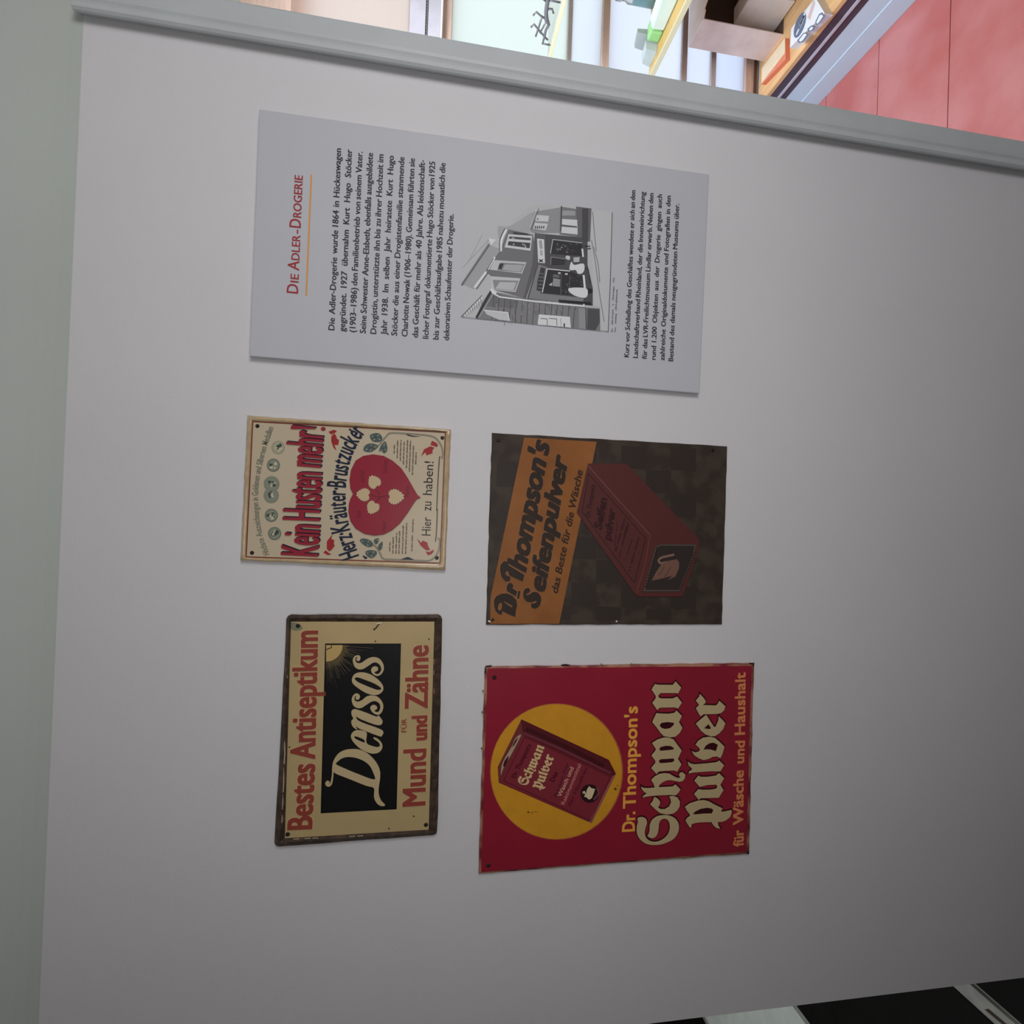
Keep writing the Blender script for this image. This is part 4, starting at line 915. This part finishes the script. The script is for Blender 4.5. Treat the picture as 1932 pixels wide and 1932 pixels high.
for k in range(15):
    f_ = k / 14; a = lerp((1105, 1200), (960, 1700), f_); b = lerp((1590, 1260), (1400, 1740), f_)
    p.circ('SB', a, 15, 12, CS(30, 22, 22), 7, n=7); p.circ('SB', b, 12, 12, CS(38, 30, 30), 7, n=7)
sw = CS(104, 78, 68)
p.stroke('SB', [(1325, 1285), (1240, 1305), (1160, 1325), (1122, 1362), (1150, 1398), (1230, 1382)], 30, sw, 7.2, smooth=True)
p.poly('SB', [(1210, 1375), (1360, 1345), (1390, 1390), (1385, 1470), (1340, 1570), (1240, 1620), (1300, 1560), (1150, 1600), (1030, 1625), (1090, 1510), (1160, 1410)], CS(92, 64, 56), 7.2)
p.stroke('SB', [(1200, 1440), (1120, 1560)], 8, CS(60, 42, 38), 7.8); p.stroke('SB', [(1280, 1450), (1200, 1580)], 8, CS(60, 42, 38), 7.8)
p.build()
p = Pr('edge_chips', sf, yS)
for a in [(1035, 1410), (128, 1412), (122, 1408)]: p.circ('TZ', a, 6, 6, CS(190, 180, 170), n=7)
p.build()
nails(sf, 'TZ', [(190, 118), (150, 1400), (1722, 188)], yS - .0004, (26, 22, 20), .0035)

# ---------------------------------------------------------------- red powder sign
RC = (156, 151, 150); yC = -0.007
sc_ = empty('enamel_sign', 'dark red enamel washing powder sign with yellow disc and large cream blackletter', 'sign', PY(1165, 1440, 0), 'enamel advertising signs')
CC = lambda r, gg, b: cm((r, gg, b), RC, rough=0.38, spec=0.35)
qc_o = [(915, 1257), (1422.9, 1250.5), (1413.2, 1610), (902.8, 1648.4)]
bm = bmesh.new()
qi = [(915 + 5, 1257 + 4), (1422.9 - 5, 1250.5 + 6), (1413.2 - 5, 1610 - 3), (902.8 + 5, 1648.4 - 3)]
rs = [subring(bm, [c3('ph', q, 0.0) for q in qc_o], j=.0008, sd=11), subring(bm, [c3('ph', q, -.005) for q in qc_o], j=.0008, sd=11), subring(bm, [c3('ph', q, yC) for q in qi], j=.0004, sd=12)]
for P_, Q_ in zip(rs, rs[1:]):
    for i in range(96): bm.faces.new((P_[i], P_[(i + 1) % 96], Q_[(i + 1) % 96], Q_[i]))
finish(bm, 'bevelled_edge', mat('worn_cream_edge', alb((124, 84, 66), RC), 0.45, 0.4, col2=alb((84, 24, 28), RC), nscale=22), sc_)
plate('plate', [c3('ph', q, yC) for q in qi], 0.0, yC, mat('crimson_enamel', alb((104, 20, 33), RC), 0.36, 0.35, noise=0.07, nscale=7, bump=0.05, bscale=25), sc_, 0.0003, 0.0002)
p = Pr('yellow_disc', sc_, yC)
p.circ('SZ', (562, 793), 441, 452, CC(128, 70, 40), 1, n=56)
p.circ('SZ', (560, 793), 434, 446, cm((152, 102, 26), RC, rough=.38, noise=.05), 1.6, n=56)
for a in [(375, 1062, 9), (398, 1064, 7), (952, 908, 12), (966, 885, 7)]: p.circ('SZ', a[:2], a[2] - 2, a[2] - 3, CC(70, 44, 24), 2.2, n=9)
p.stroke('SZ', [(408, 1058), (438, 1062)], 4, CC(100, 66, 30), 2.2)
p.build()
p = Pr('packet_picture', sc_, yC, 'red powder packet drawn tilted')
p.poly('BX', [(415, 55), (1690, 645), (1795, 850), (1440, 1570), (85, 978), (70, 750)], CC(64, 18, 22), 2.4)
p.poly('BX', [(440, 285), (1745, 885), (1440, 1565), (92, 972)], CC(92, 28, 36), 3)
p.poly('BX', [(72, 760), (410, 75), (440, 285), (92, 965)], CC(84, 34, 34), 3)
p.poly('BX', [(1745, 885), (1795, 850), (1440, 1570), (1400, 1550)], CC(110, 60, 56), 3.1)
p.stroke('BX', [(440, 255), (950, 470), (1720, 840)], 34, CC(82, 34, 44), 3.5)
p.stroke('BX', [(465, 310), (1715, 890), (1425, 1535), (155, 952)], 9, CC(52, 14, 20), 3.5, closed=True)
p.stroke('BX', [(480, 190), (1150, 490), (1620, 740)], 60, CC(50, 14, 18), 3.2)
p.poly('BX', [(115, 870), (140, 690), (270, 460), (330, 330), (410, 280), (340, 430), (250, 600), (160, 750)], CC(126, 106, 88), 3.6, smooth=True)
p.poly('BX', [(150, 740), (170, 660), (230, 590), (220, 640), (180, 730)], CC(44, 16, 18), 4, smooth=True); p.poly('BX', [(280, 460), (320, 370), (365, 320), (330, 400)], CC(44, 16, 18), 4, smooth=True)
dr = CC(54, 12, 20)
p.text('BX', "Dr. Thompson's", (322, 915), (560, 430), 62, dr, 4, bold=.03)
p.text('BX', 'Das', (885, 972), (948, 835), 66, dr, 4, bold=.03); p.text('BX', 'Beste für', (925, 1190), (1110, 690), 40, CC(64, 22, 40), 3.9, bold=.02)
p.text('BX', 'Wasch und', (990, 1190), (1180, 765), 62, CC(150, 112, 96), 4, bold=.015); p.text('BX', 'Reinigungsmittel', (1040, 1305), (1290, 718), 58, CC(138, 82, 76), 4, bold=.02)
p.text('BX', 'der Hausfrau', (1125, 1330), (1380, 770), 48, CC(66, 16, 26), 4, bold=.02)
p.circ('BX', (1412, 1137), 135, 135, CC(30, 14, 16), 4, n=26); p.stroke('BX', [(1515, 1050), (1540, 1130), (1470, 1230)], 26, CC(84, 50, 54), 4.4, smooth=True)
p.poly('BX', [(1305, 1112), (1335, 1098), (1352, 1120), (1355, 1158), (1368, 1085), (1400, 1028), (1440, 1060), (1490, 1070), (1470, 1130), (1440, 1205), (1400, 1226), (1362, 1190), (1325, 1182), (1345, 1160), (1325, 1122), (1312, 1150)], CC(158, 138, 110), 4.8)
SW = {'S': ('S1', [[(130, 1330), (200, 1300), (290, 1320), (325, 1400), (300, 1500), (280, 1600), (300, 1700), (360, 1765), (450, 1800), (560, 1790), (660, 1740), (740, 1660), (780, 1560), (780, 1440), (740, 1360), (680, 1330), (610, 1350), (570, 1420), (560, 1520), (540, 1620), (500, 1690), (420, 1725), (335, 1685), (360, 1640), (375, 1560), (378, 1470), (420, 1370), (520, 1290), (640, 1262), (780, 1270), (900, 1330), (965, 1440), (960, 1580), (880, 1720), (750, 1800), (600, 1850), (420, 1860), (270, 1820), (160, 1720), (115, 1600), (120, 1480), (140, 1400)]], 1),
 'c': ('S1', [[(470, 890), (540, 920), (590, 980), (580, 1050), (545, 1100), (600, 1140), (690, 1140), (770, 1090), (810, 1010), (800, 940), (770, 882), (860, 875), (940, 900), (990, 980), (985, 1080), (930, 1170), (840, 1230), (720, 1245), (590, 1220), (500, 1150), (390, 1045), (440, 980)]], 0),
 'h': ('S1', [[(205, 680), (260, 710), (340, 714), (480, 705), (460, 640), (410, 550), (480, 480), (580, 425), (680, 410), (780, 420), (880, 480), (960, 512), (1000, 500), (968, 450), (1000, 400), (1050, 392), (1100, 440), (1090, 510), (1050, 565), (980, 585), (900, 570), (810, 550), (720, 555), (640, 590), (580, 640), (555, 695), (700, 690), (850, 680), (905, 640), (1000, 735), (960, 800), (900, 860), (800, 850), (600, 855), (400, 870), (300, 885), (240, 905), (240, 880), (310, 830), (310, 812), (260, 790), (215, 730)]], 0),
 'w': ('S2', [[(410, 1920), (490, 1820), (495, 1780), (415, 1665), (500, 1560), (500, 1530), (425, 1415), (540, 1340), (670, 1300), (760, 1300), (860, 1335), (930, 1430), (1025, 1560), (950, 1725), (1020, 1840), (960, 1940), (935, 1990), (870, 1965), (700, 1970), (560, 1985), (515, 2040)], [(570, 1530), (600, 1490), (700, 1465), (800, 1470), (870, 1510), (860, 1545), (720, 1560), (600, 1570)], [(560, 1770), (600, 1735), (740, 1730), (850, 1720), (885, 1755), (850, 1800), (700, 1815), (590, 1820)]], 0),
 'a': ('S2', [[(520, 805), (600, 815), (760, 820), (885, 800), (920, 750), (1030, 860), (970, 985), (1040, 1100), (990, 1200), (900, 1280), (790, 1295), (660, 1270), (590, 1200), (520, 1100), (430, 990), (470, 900)], [(575, 1050), (620, 1000), (740, 985), (870, 1000), (865, 1050), (800, 1110), (700, 1130), (620, 1105)]], 0),
 'n': ('S2', [[(490, 215), (540, 232), (850, 235), (905, 165), (1015, 285), (955, 405), (880, 400), (600, 400), (555, 440), (560, 490), (620, 510), (850, 510), (935, 470), (1030, 590), (950, 715), (880, 690), (580, 695), (530, 745), (430, 600), (500, 510), (500, 460), (415, 330)]], 0)}
PU = {'P': ('S3', [[(150, 1185), (270, 1100), (480, 1030), (620, 1020), (740, 1050), (880, 1130), (1060, 1215), (1020, 1300), (1100, 1300), (1200, 1280), (1280, 1260), (1285, 1330), (1240, 1430), (1140, 1510), (1040, 1545), (950, 1545), (960, 1620), (1010, 1710), (900, 1690), (830, 1620), (790, 1550), (650, 1550), (450, 1560), (330, 1590), (305, 1620), (310, 1675), (265, 1680), (210, 1600), (165, 1520), (200, 1460), (270, 1410), (270, 1370), (200, 1280)], [(340, 1350), (400, 1290), (520, 1230), (680, 1200), (800, 1220), (840, 1260), (810, 1345), (600, 1350), (400, 1370)]], 0),
 'u': ('S3', [[(480, 425), (540, 455), (700, 455), (910, 425), (985, 365), (1100, 480), (1010, 640), (1085, 770), (970, 960), (880, 960), (700, 965), (530, 970), (480, 1010), (375, 875), (480, 755), (600, 770), (800, 765), (920, 740), (940, 690), (900, 640), (700, 650), (500, 695), (380, 550)]], 0),
 'l': ('S3', [[(215, 75), (290, 130), (380, 150), (700, 125), (920, 100), (990, 60), (1100, 165), (1010, 320), (800, 315), (500, 335), (330, 350), (240, 370), (250, 335), (330, 270), (300, 230), (240, 180)]], 0),
 'v': ('S4', [[(310, 1625), (400, 1665), (480, 1650), (515, 1615), (500, 1560), (410, 1480), (470, 1390), (590, 1310), (740, 1285), (880, 1310), (1000, 1410), (1110, 1520), (1060, 1700), (1010, 1805), (920, 1760), (820, 1770), (720, 1820), (600, 1850), (470, 1800), (370, 1730)], [(600, 1600), (650, 1500), (740, 1440), (840, 1425), (955, 1480), (905, 1635), (800, 1600), (700, 1590)]], 0),
 'e': ('S4', [[(670, 750), (860, 1050), (900, 1040), (960, 900), (975, 785), (1060, 870), (1130, 950), (1080, 1090), (980, 1200), (880, 1265), (780, 1275), (650, 1230), (540, 1140), (415, 970), (540, 860)], [(610, 1080), (720, 975), (785, 1080), (760, 1100)]], 0),
 'r': ('S4', [[(510, 240), (600, 330), (655, 410), (640, 470), (580, 515), (900, 525), (940, 500), (990, 410), (1130, 540), (1100, 640), (1020, 710), (900, 730), (600, 735), (525, 790), (470, 700), (415, 600), (490, 520), (470, 480), (415, 410), (500, 310)]], 0)}
def remap(glyphs, a0, a1, b0, b1):
    za, zb = complex(*a1) - complex(*a0), complex(*b1) - complex(*b0); k = zb / za; out = []
    for fr, lp, sm in glyphs.values():
        out.append(([[(lambda z: (z.real, z.imag))(complex(*b0) + (complex(*ph(fr, q)) - complex(*a0)) * k) for q in l] for l in lp], sm))
    return out
for lp, sm in remap(SW, (1281, 1593), (1285, 1287), (994.7, 1484.5), (1028.5, 1409.5)) + remap(PU, (1370, 1562), (1366, 1310), (1023.5, 1492.5), (1046.5, 1426.5)):
    p.poly('ph', lp, CC(156, 128, 92), 4.6)
p.build()
p = Pr('blackletter_contour_shade', sc_, yC, 'dark red contour of the blackletter with relief shade painted in')
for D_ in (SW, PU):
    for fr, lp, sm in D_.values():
        p.poly(fr, [lp[0]], CC(40, 6, 12), 1, 0.0002, smooth=bool(sm), k=3, bevel=0.0022, sh=(0.0010, -0.0004), flat=True)  # dark shifted copies: letter contour with relief shade painted into the colour
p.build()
# letters proper, proud of their dark contour
p = Pr('blackletter_faces', sc_, yC - .0006, 'cream letter faces')
for D_ in (SW, PU):
    for fr, lp, sm in D_.values():
        p.poly(fr, lp, CC(140, 120, 90), 0, 0.0010, smooth=bool(sm), k=3, bevel=0.0006, offset=-0.0006)
p.build()
p = Pr('yellow_lettering', sc_, yC, 'small yellow block letters')
yl = CC(172, 118, 50)
FT = (.8, .7)
p.text('SZ', "Dr.", (1078, 1185), (1082, 1060), 88, yl, 1, fat=FT, emb=.0008); p.text('SZ', "Thompson's", (1084, 1030), (1098, 362), 88, yl, 1, fat=FT, emb=.0008)
p.build()
p = Pr('lower_lettering', sc_, yC, 'small orange yellow block letters')
yl2 = CC(160, 96, 60)
p.text('SZ', "für", (1800, 1282), (1800, 1180), 76, yl2, 1, fat=FT, emb=.0008); p.text('SZ', "Wäsche", (1797, 1140), (1800, 785), 76, yl2, 1, fat=FT, emb=.0008)
p.text('SZ', "und", (1802, 735), (1808, 590), 70, yl2, 1, fat=FT, emb=.0008); p.text('SZ', "Haushalt", (1808, 545), (1812, 137), 76, yl2, 1, fat=FT, emb=.0008)
p.build()
p = Pr('enamel_chips', sc_, -.0052)
ck = CC(24, 14, 14)
p.poly('SZ', [(88, 110), (95, 92), (135, 88), (128, 100), (100, 104), (92, 150), (84, 140)], ck, 2); p.poly('SZ', [(590, 86), (620, 80), (655, 86), (640, 92), (600, 94)], ck, 2); p.poly('SZ', [(1835, 72), (1874, 74), (1870, 96), (1850, 88)], ck, 2)
p.poly('SZ', [(1815, 1320), (1840, 1318), (1838, 1340), (1820, 1338)], ck, 2)
for a in [(75, 260), (70, 400), (66, 640), (62, 1000), (860, 84), (1060, 82)]: p.circ('SZ', a, 5, 8, CC(90, 60, 40), 2, n=7)
p.build()
nails(sc_, 'SZ', [(150, 170), (110, 1415)], yC - .0004, (34, 20, 20), .0045)
